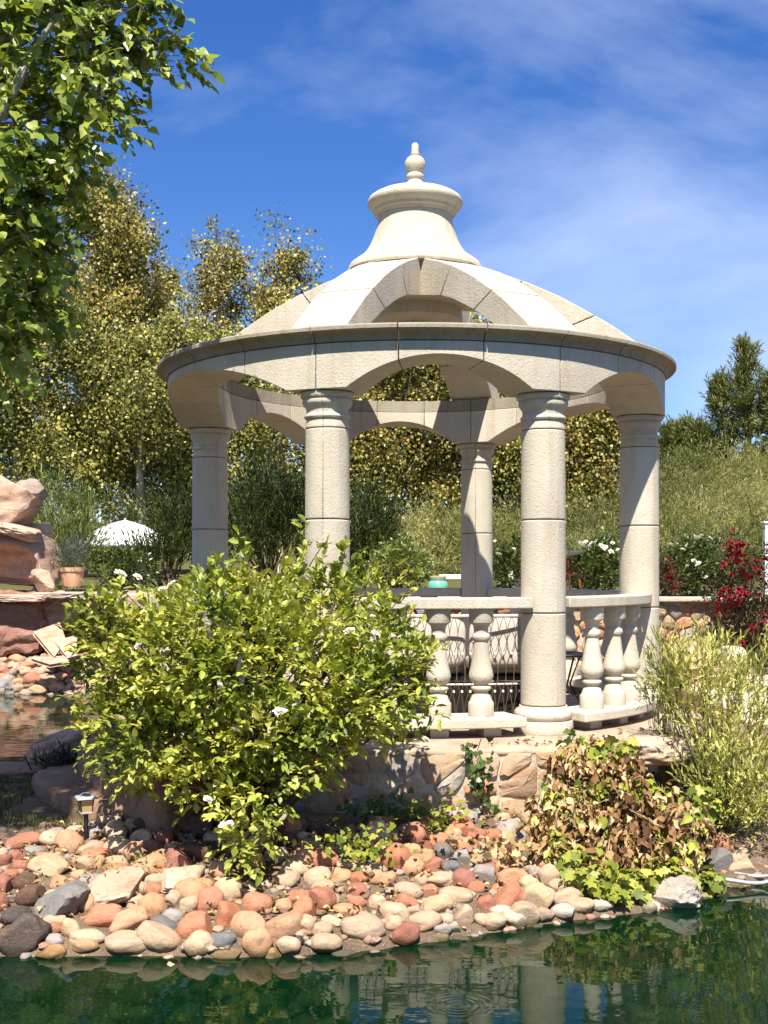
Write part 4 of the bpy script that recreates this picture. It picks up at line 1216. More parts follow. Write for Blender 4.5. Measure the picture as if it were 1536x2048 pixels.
# ------------------------------------------------------------------ leaves
def T(verts, faces): return (np.array(verts, float), np.array(faces, int))
# templates: (along, across, up) for a leaf of unit length
LF_DIA = T([(0, 0, 0), (.45, .5, .06), (1, 0, -.08), (.45, -.5, .06)], [(0, 1, 2), (0, 2, 3)])
LF_OVA = T([(0, 0, 0), (.22, .36, .07), (.55, .46, .08), (.82, .26, .0), (1, 0, -.10), (.82, -.26, .0), (.55, -.46, .08), (.22, -.36, .07), (.5, 0, -.015)],
           [(0, 1, 8), (1, 2, 8), (2, 3, 8), (3, 4, 8), (4, 5, 8), (5, 6, 8), (6, 7, 8), (7, 0, 8)])
LF_DEL = T([(0, 0, 0), (-.04, .30, .03), (.14, .53, .05), (.42, .43, .04), (.72, .18, .0), (1, 0, -.10), (.72, -.18, .0), (.42, -.43, .04), (.14, -.53, .05), (-.04, -.30, .03), (.38, 0, -.02)],
           [(i, i + 1, 10) for i in range(9)] + [(9, 0, 10)])
LF_IVY = T([(0, 0, 0), (-.12, .28, .02), (.10, .60, -.03), (.30, .36, .03), (.58, .46, -.03), (.68, .20, .02), (1, 0, -.08), (.68, -.20, .02), (.58, -.46, -.03), (.30, -.36, .03), (.10, -.60, -.03), (-.12, -.28, .02), (.35, 0, .03)],
           [(i, i + 1, 12) for i in range(11)] + [(11, 0, 12)])
LF_DRY = T([(0, 0, 0), (.10, .34, .20), (.45, .42, .34), (.8, .20, .10), (1, 0, -.18), (.75, -.28, .26), (.4, -.48, .10), (.08, -.30, .24), (.45, 0, -.05)],
           [(i, i + 1, 8) for i in range(7)] + [(7, 0, 8)])
LF_BLD = T([(0, -.5, 0), (0, .5, 0), (.6, .42, .05), (1, 0, -.03), (.6, -.42, .05)], [(0, 1, 2), (0, 2, 4), (4, 2, 3)])
LF_TRI = T([(0, -.5, 0), (0, .5, 0), (1, 0, 0)], [(0, 1, 2)])

def nrm(a): return a / np.maximum(np.linalg.norm(a, axis=-1, keepdims=True), 1e-9)
def frames(D, N):
    D = nrm(D); N = nrm(N - (N * D).sum(-1, keepdims=True) * D); S_ = np.cross(N, D)
    return D, N, S_
def leaf_mesh(name, P, D, N, L, Wd, tint, tmpl, mat):
    tv, tf = tmpl
    D, N, S_ = frames(D, N)
    V = P[:, None] + L[:, None, None] * tv[None, :, :1] * D[:, None] + Wd[:, None, None] * tv[None, :, 1:2] * S_[:, None] + L[:, None, None] * tv[None, :, 2:] * N[:, None]
    n, k_ = len(P), len(tv)
    Fq_ = (tf[None] + (np.arange(n) * k_)[:, None, None]).reshape(-1, 3)
    me = np_mesh(name, V.reshape(-1, 3), Fq_, mat, True)
    a = me.attributes.new('tint', 'FLOAT', 'POINT')
    a.data.foreach_set('value', np.repeat(np.clip(tint, 0, 1), k_).astype(np.float32))
    return me
CAMP = np.array([0, 0, EYE])
def foliage(parent, P, D, N, L, Wd, tint, tmpl, mat, singles=0, name='foliage'):
    """P relative to the parent. The leaves that show largest become parts of their own, the rest one part."""
    base = np.array(parent.location)
    idx = np.arange(len(P)); sel = np.array([], int)
    if singles:
        Pw = P + base
        px = 768 + F * Pw[:, 0] / Pw[:, 1]; py = HZ - F * (Pw[:, 2] - EYE) / Pw[:, 1]
        vis = (px > 0) & (px < 1536) & (py > 0) & (py < 2048)
        dist = np.linalg.norm(Pw - CAMP, axis=1)
        # which leaf is nearest the camera in its small patch of the view
        cell = (np.floor(px / 16) * 4096 + np.floor(py / 16)).astype(int)
        order = np.argsort(dist); seen = set(); front = []
        for i in order:
            if not vis[i]: continue
            if cell[i] in seen: continue
            seen.add(cell[i]); front.append(i)
        front = np.array(front); Dn, Nn, Sn = frames(D[front], N[front])
        view = nrm(CAMP - Pw[front])
        area = L[front] * Wd[front] * np.abs((Nn * view).sum(-1)) / dist[front] ** 2
        sel = front[np.argsort(-area)[:singles]]
    rest = np.setdiff1d(idx, sel)
    me = leaf_mesh(name, P[rest], D[rest], N[rest], L[rest], Wd[rest], tint[rest], tmpl, mat)
    o = mesh_obj(name, me, parent)
    if singles:
        o['kind'] = 'stuff'
        var = []
        for t in (.1, .3, .5, .7, .9):
            z3 = np.zeros((1, 3))
            var.append(leaf_mesh('leaf', z3, np.array([[1., 0, 0]]), np.array([[0, 0, 1.]]), np.ones(1), np.ones(1), np.array([t]), tmpl, mat))
        Dn, Nn, Sn = frames(D[sel], N[sel])
        for q, i in enumerate(sel):
            lo = bpy.data.objects.new('leaf', var[int(min(max(tint[i], 0), .999) * 5)])
            COL.objects.link(lo); lo.parent = parent
            M = Matrix.Identity(4)
            for r in range(3):
                M[r][0] = Dn[q][r] * L[i]; M[r][1] = Sn[q][r] * Wd[i]; M[r][2] = Nn[q][r] * L[i]; M[r][3] = P[i][r]
            lo.matrix_local = M
    return o
def sprigs(r2, P0, D0, length, nleaf, leaf_l, ratio, out_ang=.9, up=.5, jitter=.35, droop=.0, tint_fn=None):
    """leaves set alternately along short shoots"""
    n = len(P0)
    D0 = nrm(D0)
    t = (np.arange(nleaf) + .5) / nleaf
    ln = length * r2.uniform(.6, 1.3, n)
    side = np.cross(D0, np.array([0.05, .1, 1.0]) + r2.normal(0, .25, (n, 3))); side = nrm(side)
    nor = nrm(np.cross(side, D0))
    Ps, Ds, Ns = [], [], []
    for j in range(nleaf):
        a = r2.uniform(0, 6.28, n) if up <= 0 else (j % 2) * np.pi + r2.normal(0, .6, n)
        rad = np.cos(a)[:, None] * side + np.sin(a)[:, None] * nor
        p = P0 + D0 * (ln * t[j])[:, None] + np.array([0, 0, -1.0]) * (droop * (ln * t[j]) ** 2)[:, None]
        oa = out_ang * (1 - .6 * t[j])
        d = nrm(D0 * math.cos(oa) + rad * math.sin(oa) + r2.normal(0, jitter, (n, 3)))
        N_ = nrm(np.array([0, -.25, 1.0]) * abs(up) + nor * .5 + r2.normal(0, .45, (n, 3)))
        Ps.append(p); Ds.append(d); Ns.append(N_)
    P = np.concatenate(Ps); D = np.concatenate(Ds); N_ = np.concatenate(Ns)
    L = leaf_l * r2.uniform(.45, 1.35, len(P))
    return P, D, N_, L, L * ratio * r2.uniform(.85, 1.15, len(P))
def in_lobes(r2, lobes, n, shell=.55):
    """points in ellipsoids, denser towards the surface; returns points and outward directions"""
    vol = np.array([l[1][0] * l[1][1] * l[1][2] for l in lobes]) ** (2 / 3)
    k_ = r2.choice(len(lobes), n, p=vol / vol.sum())
    C = np.array([l[0] for l in lobes])[k_]; Rr = np.array([l[1] for l in lobes])[k_]
    d = nrm(r2.normal(0, 1, (n, 3)))
    rad = (shell + (1 - shell) * r2.random(n) ** .6)
    rad *= 1 + .16 * np.sin(d[:, 0] * 7 + C[:, 0] * 9) * np.sin(d[:, 2] * 8 + d[:, 1] * 5)
    return C + d * Rr * rad[:, None], nrm(d / Rr)
def stems(parent, base, tips, r0, r1, mat, name='stems', bow=.15, n=6, seed=0):
    mb = MB(); r3 = random.Random(seed)
    for tp in tips:
        b = Vector(base) + Vector((r3.uniform(-1, 1), r3.uniform(-1, 1), 0)) * r0 * 6
        tp = Vector(tp); m_ = (b + tp) / 2 + Vector((r3.uniform(-1, 1), r3.uniform(-1, 1), r3.uniform(0, 1))) * bow * (tp - b).length
        pts = []
        for i in range(n + 1):
            t = i / n; pts.append(b * (1 - t) ** 2 + m_ * 2 * t * (1 - t) + tp * t ** 2)
        mb.tube(pts, [r0 + (r1 - r0) * i / n for i in range(n + 1)], 5)
    return mb.build(name, mat, parent, True)
M_bark_pale = simple('pale_bark', (.42, .37, .29), .9, 0, 12, .35, .6, 30, .1)
M_bark = simple('brown_bark', (.13, .09, .06), .95, 0, 10, .35, .7, 35, .1)
M_greenstem = simple('green_stem', (.12, .14, .04), .7, 0, 9, .2)

def lobe_px(cx, cy, rx, ry, Y, ryd, base):
    s_ = Y / F; c = at(cx, cy, Y) - Vector(base)
    return (tuple(c), (rx * s_, ryd, ry * s_))

# ------------------------------------------------------------------ flowers
def petal_bloom(name, mat, n=16, r=1.0, seed=0):
    r2 = np.random.default_rng(seed)
    P = np.zeros((n, 3)); a = np.arange(n) * 2.4; el = np.linspace(1.25, .15, n)
    D = np.stack([np.cos(a) * np.cos(el), np.sin(a) * np.cos(el), np.sin(el)], -1)
    N_ = np.stack([-np.cos(a) * np.sin(el), -np.sin(a) * np.sin(el), np.cos(el)], -1) + r2.normal(0, .15, (n, 3))
    L = r * np.linspace(.55, 1.0, n)
    return leaf_mesh(name, P, D, N_, L, L * 1.1, r2.random(n), LF_OVA, mat)
M_petal_w = leaf_mat('white_petal', [(0, (.80, .76, .66)), (1, (.86, .84, .78))], .2, .6, .2)
M_petal_r = leaf_mat('crimson_petal', [(0, (.17, .005, .017)), (1, (.37, .012, .034))], .2, .55, .2)
M_petal_y = leaf_mat('yellow_petal', [(0, (.62, .40, .02)), (1, (.75, .55, .06))], .2, .55, .2)
bloom_w = petal_bloom('rose_bloom', M_petal_w, 18, 1, 1)
bloom_r = petal_bloom('red_bloom', M_petal_r, 14, 1, 2)
bloom_y = petal_bloom('yellow_bloom', M_petal_y, 12, 1, 3)
def blooms(parent, pts, size, me, name, r3):
    for p in pts:
        o = mesh_obj(name, me, parent)
        o.location = p; s_ = size * r3.uniform(.7, 1.2); o.scale = (s_, s_, s_)
        o.rotation_euler = (r3.uniform(.3, 1.0), r3.uniform(-.5, .5), r3.uniform(0, 6.28))

# ------------------------------------------------------------------ the rose bush in front
r2 = np.random.default_rng(101)
M_rose = leaf_mat('rose_leaf', [(0, (.05, .08, .018)), (.25, (.16, .205, .032)), (.6, (.37, .405, .065)), (.93, (.55, .55, .14)), (1, (.50, .36, .07))], .30, .40, .4)
bb = Vector((-.78, 6.78, hg(-.78, 6.78)))
rose = empty('rose_bush', bb, 'big yellow green rose bush spilling over the platform wall', 'rose bush')
RL = [(290, 1330, 120, 115, 6.55, .40), (455, 1240, 145, 75, 6.75, .40), (650, 1250, 135, 95, 6.85, .36), (540, 1370, 215, 150, 6.45, .48), (755, 1325, 85, 85, 6.6, .34), (340, 1450, 135, 85, 6.35, .38), (570, 1470, 160, 75, 6.35, .40), (450, 1180, 50, 40, 6.8, .2), (690, 1190, 60, 50, 6.85, .2), (510, 1590, 60, 60, 6.15, .18), (225, 1270, 62, 85, 6.6, .25), (825, 1340, 30, 50, 6.55, .16), (760, 1400, 75, 50, 6.6, .26), (430, 1310, 150, 110, 6.35, .36), (690, 1390, 120, 90, 6.35, .36), (255, 1450, 85, 75, 6.5, .3), (405, 1550, 85, 48, 6.3, .24), (310, 1520, 80, 45, 6.4, .26), (500, 1680, 30, 36, 6.05, .10), (560, 1570, 50, 40, 6.2, .14)]
lobes = [lobe_px(*l, bb) for l in RL]
P0, O0 = in_lobes(r2, lobes, 2450, .55)
D0 = nrm(O0 * .8 + np.array([0, -.25, .35]) + r2.normal(0, .35, P0.shape))
A = sprigs(r2, P0, D0, .13, 8, .050, .60, .95, 1.1, .32, .9)
# long shoots standing out of the top
shoots = [(480, 1085, 6.8), (612, 1045, 6.9), (648, 1085, 6.85), (440, 1120, 6.7), (720, 1120, 6.85), (800, 1140, 6.8), (835, 1160, 6.8), (395, 1150, 6.7), (560, 1130, 6.8), (690, 1100, 6.9), (245, 1180, 6.6), (170, 1260, 6.55), (880, 1290, 6.6), (870, 1410, 6.55), (760, 1110, 6.9), (215, 1225, 6.6), (520, 1745, 5.95), (470, 1720, 6.0)]
PS, DS = [], []
for (px, py, Y) in shoots:
    tip = at(px, py, Y) - bb
    root = at(px + (560 - px) * .25, py + 110 if py < 1600 else py - 130, Y) - bb
    for t in np.linspace(.1, 1, 7):
        q_ = root.lerp(tip, t); PS.append(tuple(q_)); DS.append(tuple((tip - root).normalized() * .5 + Vector(r2.normal(0, .45, 3))))
B = sprigs(r2, np.array(PS), np.array(DS), .09, 5, .060, .58, 1.0, .6, .3, .4)
P, D, N_, L, Wd = [np.concatenate([a, b]) for a, b in zip(A, B)]
tint = r2.beta(2.4, 2.2, len(P))
cl = .22 * np.sin(P[:, 0] * 7.1 + 2 * np.sin(P[:, 2] * 6)) * np.cos(P[:, 2] * 8.3 + P[:, 1] * 3)
tint = np.clip(tint * .85 + .10 + cl * 1.2, 0, .96); tint[r2.random(len(P)) < .012] = 1.0
foliage(rose, P, D, N_, L, Wd, tint, LF_OVA, M_rose, 300)
tips = [tuple(P0[i]) for i in r2.choice(len(P0), 130, replace=False)] + [tuple(at(a, b, c) - bb) for a, b, c in shoots]
stems(rose, (0, 0, -.03), tips, .012, .0025, M_bark, 'canes', .22, 6, 3)
r3 = random.Random(9)
fl_px = [(345, 1170, 6.45), (275, 1155, 6.5), (305, 1205, 6.35), (240, 1150, 6.5), (460, 1650, 5.98), (570, 1638, 6.0), (595, 1410, 5.95), (530, 1265, 6.15), (280, 1290, 6.2), (235, 1440, 6.1), (850, 1480, 6.4), (700, 1265, 6.3), (470, 1462, 6.0), (325, 1180, 6.4), (450, 1655, 5.97), (560, 1425, 5.95), (415, 1600, 6.05), (750, 1270, 6.4)]
blooms(rose, [at(*f) - bb for f in fl_px], .045, bloom_w, 'bloom', r3)

# ------------------------------------------------------------------ the narrow leaved shrub on the right
r2 = np.random.default_rng(102)
M_willow = leaf_mat('narrow_leaf', [(0, (.10, .12, .025)), (.35, (.31, .33, .07)), (.7, (.54, .52, .14)), (1, (.66, .60, .26))], .25, .5, .25)
M_willow_s = leaf_mat('narrow_leaf_b', [(0, (.07, .10, .025)), (.5, (.18, .21, .055)), (1, (.36, .36, .12))], .25, .5, .25)
def blade_shrub(name, base, lobes, nsp, length, nleaf, leaf_l, ratio, mat, label, cat, seed, group=None, stem_m=None, upw=.8, tmpl=LF_BLD, nst=40, tb=(2, 2), shell=.3, jit=.25, oa=.6, sr=.008):
    q2 = np.random.default_rng(seed)
    sh = empty(name, base, label, cat, group)
    P0, O0 = in_lobes(q2, lobes, nsp, shell)
    D0 = nrm(O0 * .7 + np.array([0, -.1, upw]) + q2.normal(0, .3, P0.shape))
    P, D, N_, L, Wd = sprigs(q2, P0, D0, length, nleaf, leaf_l, ratio, oa, -.4, jit, 0.0)
    tint = q2.beta(*tb, len(P))
    tint = np.clip(tint + .18 * np.sin(P[:, 0] * 3.1 / max(.3, leaf_l * 10) + P[:, 2] * 2.3), 0, 1)
    foliage(sh, P, D, N_, L, Wd, tint, tmpl, mat)
    if nst:
        tips = [tuple(P0[i]) for i in q2.choice(len(P0), min(nst, len(P0)), replace=False)]
        stems(sh, (0, 0, -.05), tips, sr, sr * .25, stem_m or M_greenstem, 'stems', .12, 5, seed)
    return sh
def shrub_px(name, px, Y, lobes_px, zbase=None, **kw):
    x = (px - 768) / F * Y
    base = Vector((x, Y, hg(x, Y) if zbase is None else zbase))
    return blade_shrub(name, base, [lobe_px(*l, base) for l in lobes_px], **kw)
shrub_px('narrow_leaved_shrub', 1445, 7.35, [(1440, 1420, 95, 110, 7.3, .30), (1500, 1500, 80, 130, 7.25, .30), (1380, 1380, 55, 80, 7.35, .22), (1450, 1590, 100, 100, 7.0, .28), (1540, 1400, 60, 110, 7.4, .28), (1430, 1330, 45, 55, 7.4, .2), (1345, 1350, 35, 60, 7.35, .16), (1535, 1610, 70, 100, 7.1, .25)],
         nsp=1050, length=.16, nleaf=8, leaf_l=.050, ratio=.19, mat=M_willow, label='tall narrow leaved yellow green shrub right of the gazebo', cat='shrub', seed=5, nst=90, upw=.9, jit=.2, sr=.007)
shrub_px('wispy_shrub', 1335, 7.6, [(1330, 1330, 38, 60, 7.5, .15), (1340, 1420, 40, 70, 7.45, .15), (1310, 1390, 24, 50, 7.5, .1)],
         nsp=150, length=.14, nleaf=6, leaf_l=.05, ratio=.16, mat=M_willow_s, label='wispy shrub leaning in front of the right column foot', cat='shrub', seed=6, nst=40, upw=.9, jit=.2, sr=.004)

# ------------------------------------------------------------------ ivy
r2 = np.random.default_rng(103)
M_dryivy = leaf_mat('dry_ivy', [(0, (.06, .028, .014)), (.25, (.20, .10, .042)), (.5, (.42, .27, .12)), (.72, (.56, .43, .22)), (.86, (.50, .42, .16)), (.9, (.34, .36, .06)), (1, (.20, .27, .04))], .15, .7, .15)
M_ivy_y = leaf_mat('yellowing_ivy', [(0, (.08, .12, .018)), (.4, (.19, .23, .03)), (.8, (.35, .37, .055)), (1, (.48, .42, .10))], .28, .45, .3)
M_ivy = leaf_mat('green_ivy', [(0, (.02, .042, .009)), (.5, (.055, .095, .018)), (1, (.14, .19, .03))], .2, .35, .4)
ib = Vector((1.42, 6.75, hg(1.42, 6.75)))
dry = empty('dry_ivy', ib, 'mound of dry brown ivy hanging over the bank right of the wall', 'ivy')
DL = [(1180, 1570, 80, 60, 7.0, .12), (1250, 1625, 105, 80, 6.75, .16), (1170, 1660, 90, 60, 6.65, .2), (1300, 1690, 95, 60, 6.5, .2), (1140, 1520, 40, 35, 7.1, .1), (1230, 1720, 90, 40, 6.4, .18), (1340, 1720, 60, 40, 6.4, .14), (1110, 1700, 50, 40, 6.5, .14), (1230, 1540, 60, 40, 7.05, .12), (1100, 1610, 45, 55, 6.9, .1), (1180, 1490, 45, 22, 7.15, .08), (1380, 1660, 40, 60, 6.6, .12), (1090, 1660, 40, 40, 6.75, .1)]
P0, O0 = in_lobes(r2, [lobe_px(*l, ib) for l in DL], 3000, .35)
D0 = nrm(O0 * .4 + np.array([0, -.35, -1.0]) + r2.normal(0, .5, P0.shape))
N0 = nrm(O0 + np.array([0, -.4, .4]) + r2.normal(0, .6, P0.shape))
L = r2.uniform(.028, .075, len(P0))
foliage(dry, P0, D0, N0, L, L * r2.uniform(.35, .9, len(P0)), np.clip(r2.beta(1.5, 1.9, len(P0)) * .8 + .04 + .45 * (r2.random(len(P0)) < .12) + .3 * np.sin(P0[:, 0] * 9 + P0[:, 2] * 7) * np.cos(P0[:, 2] * 11), 0, 1), LF_DRY, M_dryivy, 250)
stems(dry, (0, .3, .1), [tuple(P0[i]) for i in r2.choice(len(P0), 240)], .005, .002, simple('dry_stem', (.40, .30, .18), .9), 'runners', .3, 6, 8)
yb = Vector((1.25, 6.2, hg(1.25, 6.2)))
yiv = empty('yellow_ivy', yb, 'fringe of yellow green ivy trailing to the water below the dry ivy', 'ivy')
YL = [(1190, 1760, 50, 32, 6.12, .1), (1250, 1765, 60, 34, 6.15, .1), (1330, 1745, 60, 34, 6.3, .1), (1410, 1755, 40, 28, 6.4, .1), (1160, 1720, 50, 34, 6.35, .1), (1230, 1790, 30, 28, 6.05, .06), (1120, 1690, 50, 30, 6.5, .1), (1360, 1700, 50, 30, 6.45, .1), (1410, 1610, 30, 40, 6.7, .1), (1230, 1500, 60, 30, 7.08, .08), (1270, 1590, 50, 40, 6.8, .1), (1190, 1600, 60, 40, 6.85, .1)]
P0, O0 = in_lobes(r2, [lobe_px(*l, yb) for l in YL], 700, .3)
D0 = nrm(O0 * .5 + np.array([0, -.5, -.6]) + r2.normal(0, .5, P0.shape)); N0 = nrm(O0 + np.array([0, -.6, .6]) + r2.normal(0, .35, P0.shape))
L = r2.uniform(.045, .075, len(P0))
foliage(yiv, P0, D0, N0, L, L * .95, r2.beta(2, 1.6, len(P0)), LF_IVY, M_ivy_y, 220)
# green trails hanging on the wall
def wall_pt(px, py):
    """point on the round wall's face behind a pixel"""
    best = None
    for Y in np.arange(6.6, 8.0, .005):
        X = (px - 768) / F * Y
        if math.hypot(X - GX, Y - GY) < RW + .075:
            return Vector((X, Y, EYE + (HZ - py) / F * Y))
    return at(px, py, 7.2)
trails = [[(962, 1478), (955, 1500), (968, 1530), (960, 1560), (965, 1590), (985, 1610), (1000, 1640), (1010, 1668)], [(940, 1500), (948, 1540), (940, 1575), (958, 1610)], [(1150, 1470), (1130, 1500), (1120, 1530), (1098, 1560), (1092, 1600), (1085, 1640)], [(1000, 1668), (1040, 1690), (1070, 1700), (1100, 1690)]]
for i, tr in enumerate(trails):
    pts = [wall_pt(*p) for p in tr]
    b0 = pts[0].copy()
    ob = empty('ivy_trail', b0, ['dark green ivy trail hanging down the middle of the platform wall', 'short ivy trail on the wall left of the middle one', 'ivy trail hanging from the column foot beside the dry ivy', 'ivy runner creeping over stones at the wall foot'][i], 'ivy', 'green ivy trails on the wall')
    rel = [p - b0 for p in pts]
    MB().tube(rel, .0035, 5).build('runner', M_greenstem, ob, True)
    n_ = 6 * (len(rel) - 1)
    t = r2.uniform(0, len(rel) - 1.001, n_); k_ = t.astype(int); fr = (t - k_)[:, None]
    RA = np.array([tuple(p) for p in rel])
    P0 = RA[k_] * (1 - fr) + RA[k_ + 1] * fr + r2.normal(0, .026, (n_, 3)) + np.array([0, -.02, 0])
    D0 = nrm(np.array([0, -.35, -.7]) + r2.normal(0, .6, (n_, 3))); N0 = nrm(np.array([0, -1, .5]) + r2.normal(0, .35, (n_, 3)))
    L = r2.uniform(.032, .058, n_)
    foliage(ob, P0, D0, N0, L, L * .95, r2.beta(2, 2.5, n_), LF_IVY, M_ivy, 40)
# small yellow green plants among the stones
for i, (px, py, Y, n_, lab) in enumerate([(720, 1690, 6.25, 120, 'small yellow green creeper among stones below the rose'), (870, 1630, 6.9, 130, 'yellowing creeper at the wall foot right of the rose'), (210, 1735, 6.1, 60, 'tiny green weed between the stones near the lamp'), (300, 1730, 6.15, 50, 'tiny green weed left of the red brown stone'), (1000, 1690, 6.4, 80, 'dry vine scraps on stones below the wall'), (770, 1625, 6.95, 140, 'dark ivy patch in shade at the wall foot')]):
    g = Vector((at(px, py, Y).x, Y, 0)); g.z = hg(g.x, g.y)
    ob = empty('creeper', g, lab, 'plant')
    c = at(px, py, Y) - g
    wd = .13 if i not in (2, 3) else .07
    P0 = np.array(tuple(c)) + r2.normal(0, 1, (n_, 3)) * np.array([wd, .06, .05]); P0[:, 2] = np.maximum(P0[:, 2], .01)
    D0 = nrm(r2.normal(0, 1, (n_, 3)) + np.array([0, -.4, .2])); N0 = nrm(np.array([0, -.6, .8]) + r2.normal(0, .4, (n_, 3)))
    L = r2.uniform(.025, .05, n_) if i not in (2, 3) else r2.uniform(.02, .035, n_)
    foliage(ob, P0, D0, N0, L, L * (.9 if i not in (2, 3) else .4), r2.beta(2, 2, n_), LF_IVY if i not in (2, 3) else LF_DIA, [M_ivy_y, M_ivy_y, M_willow_s, M_willow_s, M_dryivy, M_ivy][i], 0)
# leaf litter on the bank
n_ = 1500
x = r2.uniform(-2.0, 2.2, n_); d = r2.uniform(.25, 1.6, n_); y = np.interp(x, SHX, SHY) + d
P0 = np.stack([x, y, hground(x, y) + r2.uniform(.012, .05, n_)], -1)
me = leaf_mesh('leaf_litter', P0, nrm(r2.normal(0, 1, (n_, 3)) * np.array([1, 1, .3])), nrm(np.array([0, 0, 1.]) + r2.normal(0, .4, (n_, 3))), r2.uniform(.02, .045, n_), r2.uniform(.012, .03, n_), r2.random(n_) * .8, LF_DRY, M_dryivy)
tag(mesh_obj('leaf_litter', me), 'dry brown leaf litter scattered over the stony bank', 'leaf litter', kind='stuff')
# lawn in the shade on the left, and a spiky plant by the step
n_ = 5000
M_grass = leaf_mat('grass_blade', [(0, (.03, .05, .012)), (.6, (.08, .11, .025)), (1, (.22, .22, .07))], .25, .5, .2)
x = r2.uniform(-3.2, -1.72, n_); y = r2.uniform(6.75, 8.5, n_)
keep = ~((x > -2.3) & (y > 7.1) & (y < 8.0)); x, y = x[keep], y[keep]; n_ = len(x)
P0 = np.stack([x, y, hground(x, y)], -1)
me = leaf_mesh('grass', P0, nrm(np.array([0, 0, 1.]) + r2.normal(0, .35, (n_, 3))), nrm(np.array([0, -1, .1]) + r2.normal(0, .5, (n_, 3))), r2.uniform(.03, .07, n_), np.full(n_, .006), r2.random(n_), LF_TRI, M_grass)
tag(mesh_obj('grass', me), 'short shaded grass left of the stone step', 'grass', kind='stuff')
M_spiky = leaf_mat('dark_blade', [(0, (.012, .022, .010)), (1, (.04, .06, .025))], .1, .4, .4)
g = at(128, 1530, 8.35); g.z = hg(g.x, g.y) - .02
sp_ = empty('spiky_plant', g, 'dark spiky leaved plant behind the stone step', 'plant')
n_ = 90; P0 = r2.normal(0, 1, (n_, 3)) * np.array([.10, .08, .0]) + np.array([0, 0, .12]) + r2.normal(0, 1, (n_, 3)) * np.array([0, 0, .05])
D0 = nrm(r2.normal(0, .6, (n_, 3)) + np.array([0, -.1, .9])); L = r2.uniform(.08, .16, n_)
foliage(sp_, P0, D0, nrm(r2.normal(0, 1, (n_, 3))), L, L * .13, r2.random(n_), LF_BLD, M_spiky)
stems(sp_, (0, 0, 0), [tuple(p) for p in P0[:14]], .006, .003, M_bark, 'stems', .1, 4, 3)
# ------------------------------------------------------------------ planting behind
M_juni = leaf_mat('dark_needle', [(0, (.016, .028, .010)), (.5, (.055, .08, .022)), (.85, (.13, .16, .04)), (1, (.24, .25, .08))], .15, .5, .2)
M_feath = leaf_mat('feathery_green', [(0, (.06, .09, .024)), (.5, (.18, .225, .065)), (1, (.38, .40, .16))], .25, .5, .2)
M_broom = leaf_mat('broom_olive', [(0, (.08, .09, .03)), (.4, (.23, .24, .075)), (.75, (.42, .41, .15)), (1, (.60, .56, .27))], .25, .55, .15)
M_broom_g = leaf_mat('broom_green', [(0, (.08, .09, .03)), (.5, (.20, .215, .075)), (1, (.40, .40, .17))], .25, .55, .15)
M_rosed = leaf_mat('rose_leaf_dark', [(0, (.016, .03, .009)), (.5, (.06, .09, .02)), (.85, (.16, .20, .04)), (1, (.32, .33, .08))], .25, .35, .4)
M_myrt = leaf_mat('myrtle_leaf', [(0, (.02, .02, .008)), (.5, (.06, .06, .02)), (1, (.15, .12, .05))], .2, .4, .3)
M_lav = leaf_mat('lavender', [(0, (.05, .08, .035)), (.6, (.13, .17, .08)), (1, (.20, .20, .34))], .2, .5, .2)
G_up = 'dark upright shrubs behind the gazebo'
for i, (px, Y, L_, lab, n_) in enumerate([
        (535, 20, [(530, 1030, 70, 100, 20, .6), (490, 1070, 45, 80, 19.8, .5), (575, 1060, 45, 90, 20, .5)], 'dark green upright shrub between the two left columns', 900),
        (735, 20.5, [(735, 1080, 55, 85, 20.5, .6), (700, 1100, 40, 70, 20.3, .5)], 'dark green shrub just right of the front left column', 650),
        (335, 19, [(345, 1090, 36, 60, 19, .4), (370, 1080, 30, 80, 19.2, .4), (320, 1125, 45, 30, 18.8, .3), (280, 1135, 50, 22, 18.8, .3)], 'dark shrub rising right of the parasol', 480)]):
    shrub_px('upright_shrub', px, Y, L_, nsp=n_, length=.42, nleaf=9, leaf_l=.13, ratio=.13, mat=M_juni, label=lab, cat='shrub', seed=200 + i, group=G_up, nst=25, upw=1.6, oa=.45, tmpl=LF_DIA, tb=(1.6, 2.6), sr=.02, stem_m=M_bark)
G_fe = 'feathery green shrubs by the rock pile'
for i, (px, Y, L_, lab) in enumerate([
        (150, 18, [(135, 1045, 48, 55, 18, .5), (110, 1010, 40, 40, 18, .4)], 'feathery pale green shrub between rock pile and parasol'),
        (205, 27.5, [(215, 1045, 75, 50, 27.5, .7), (290, 1035, 60, 45, 27.6, .6)], 'feathery green shrub behind the parasol'),
        (100, 16.8, [(120, 1100, 40, 50, 16.8, .3), (165, 1115, 30, 45, 16.9, .3)], 'feathery shrub just behind the terracotta pot')]):
    shrub_px('feathery_shrub', px, Y, L_, nsp=420, length=.32, nleaf=8, leaf_l=.11, ratio=.10, mat=M_feath, label=lab, cat='shrub', seed=220 + i, group=G_fe, nst=16, upw=.9, oa=.6, tmpl=LF_DIA, sr=.012)
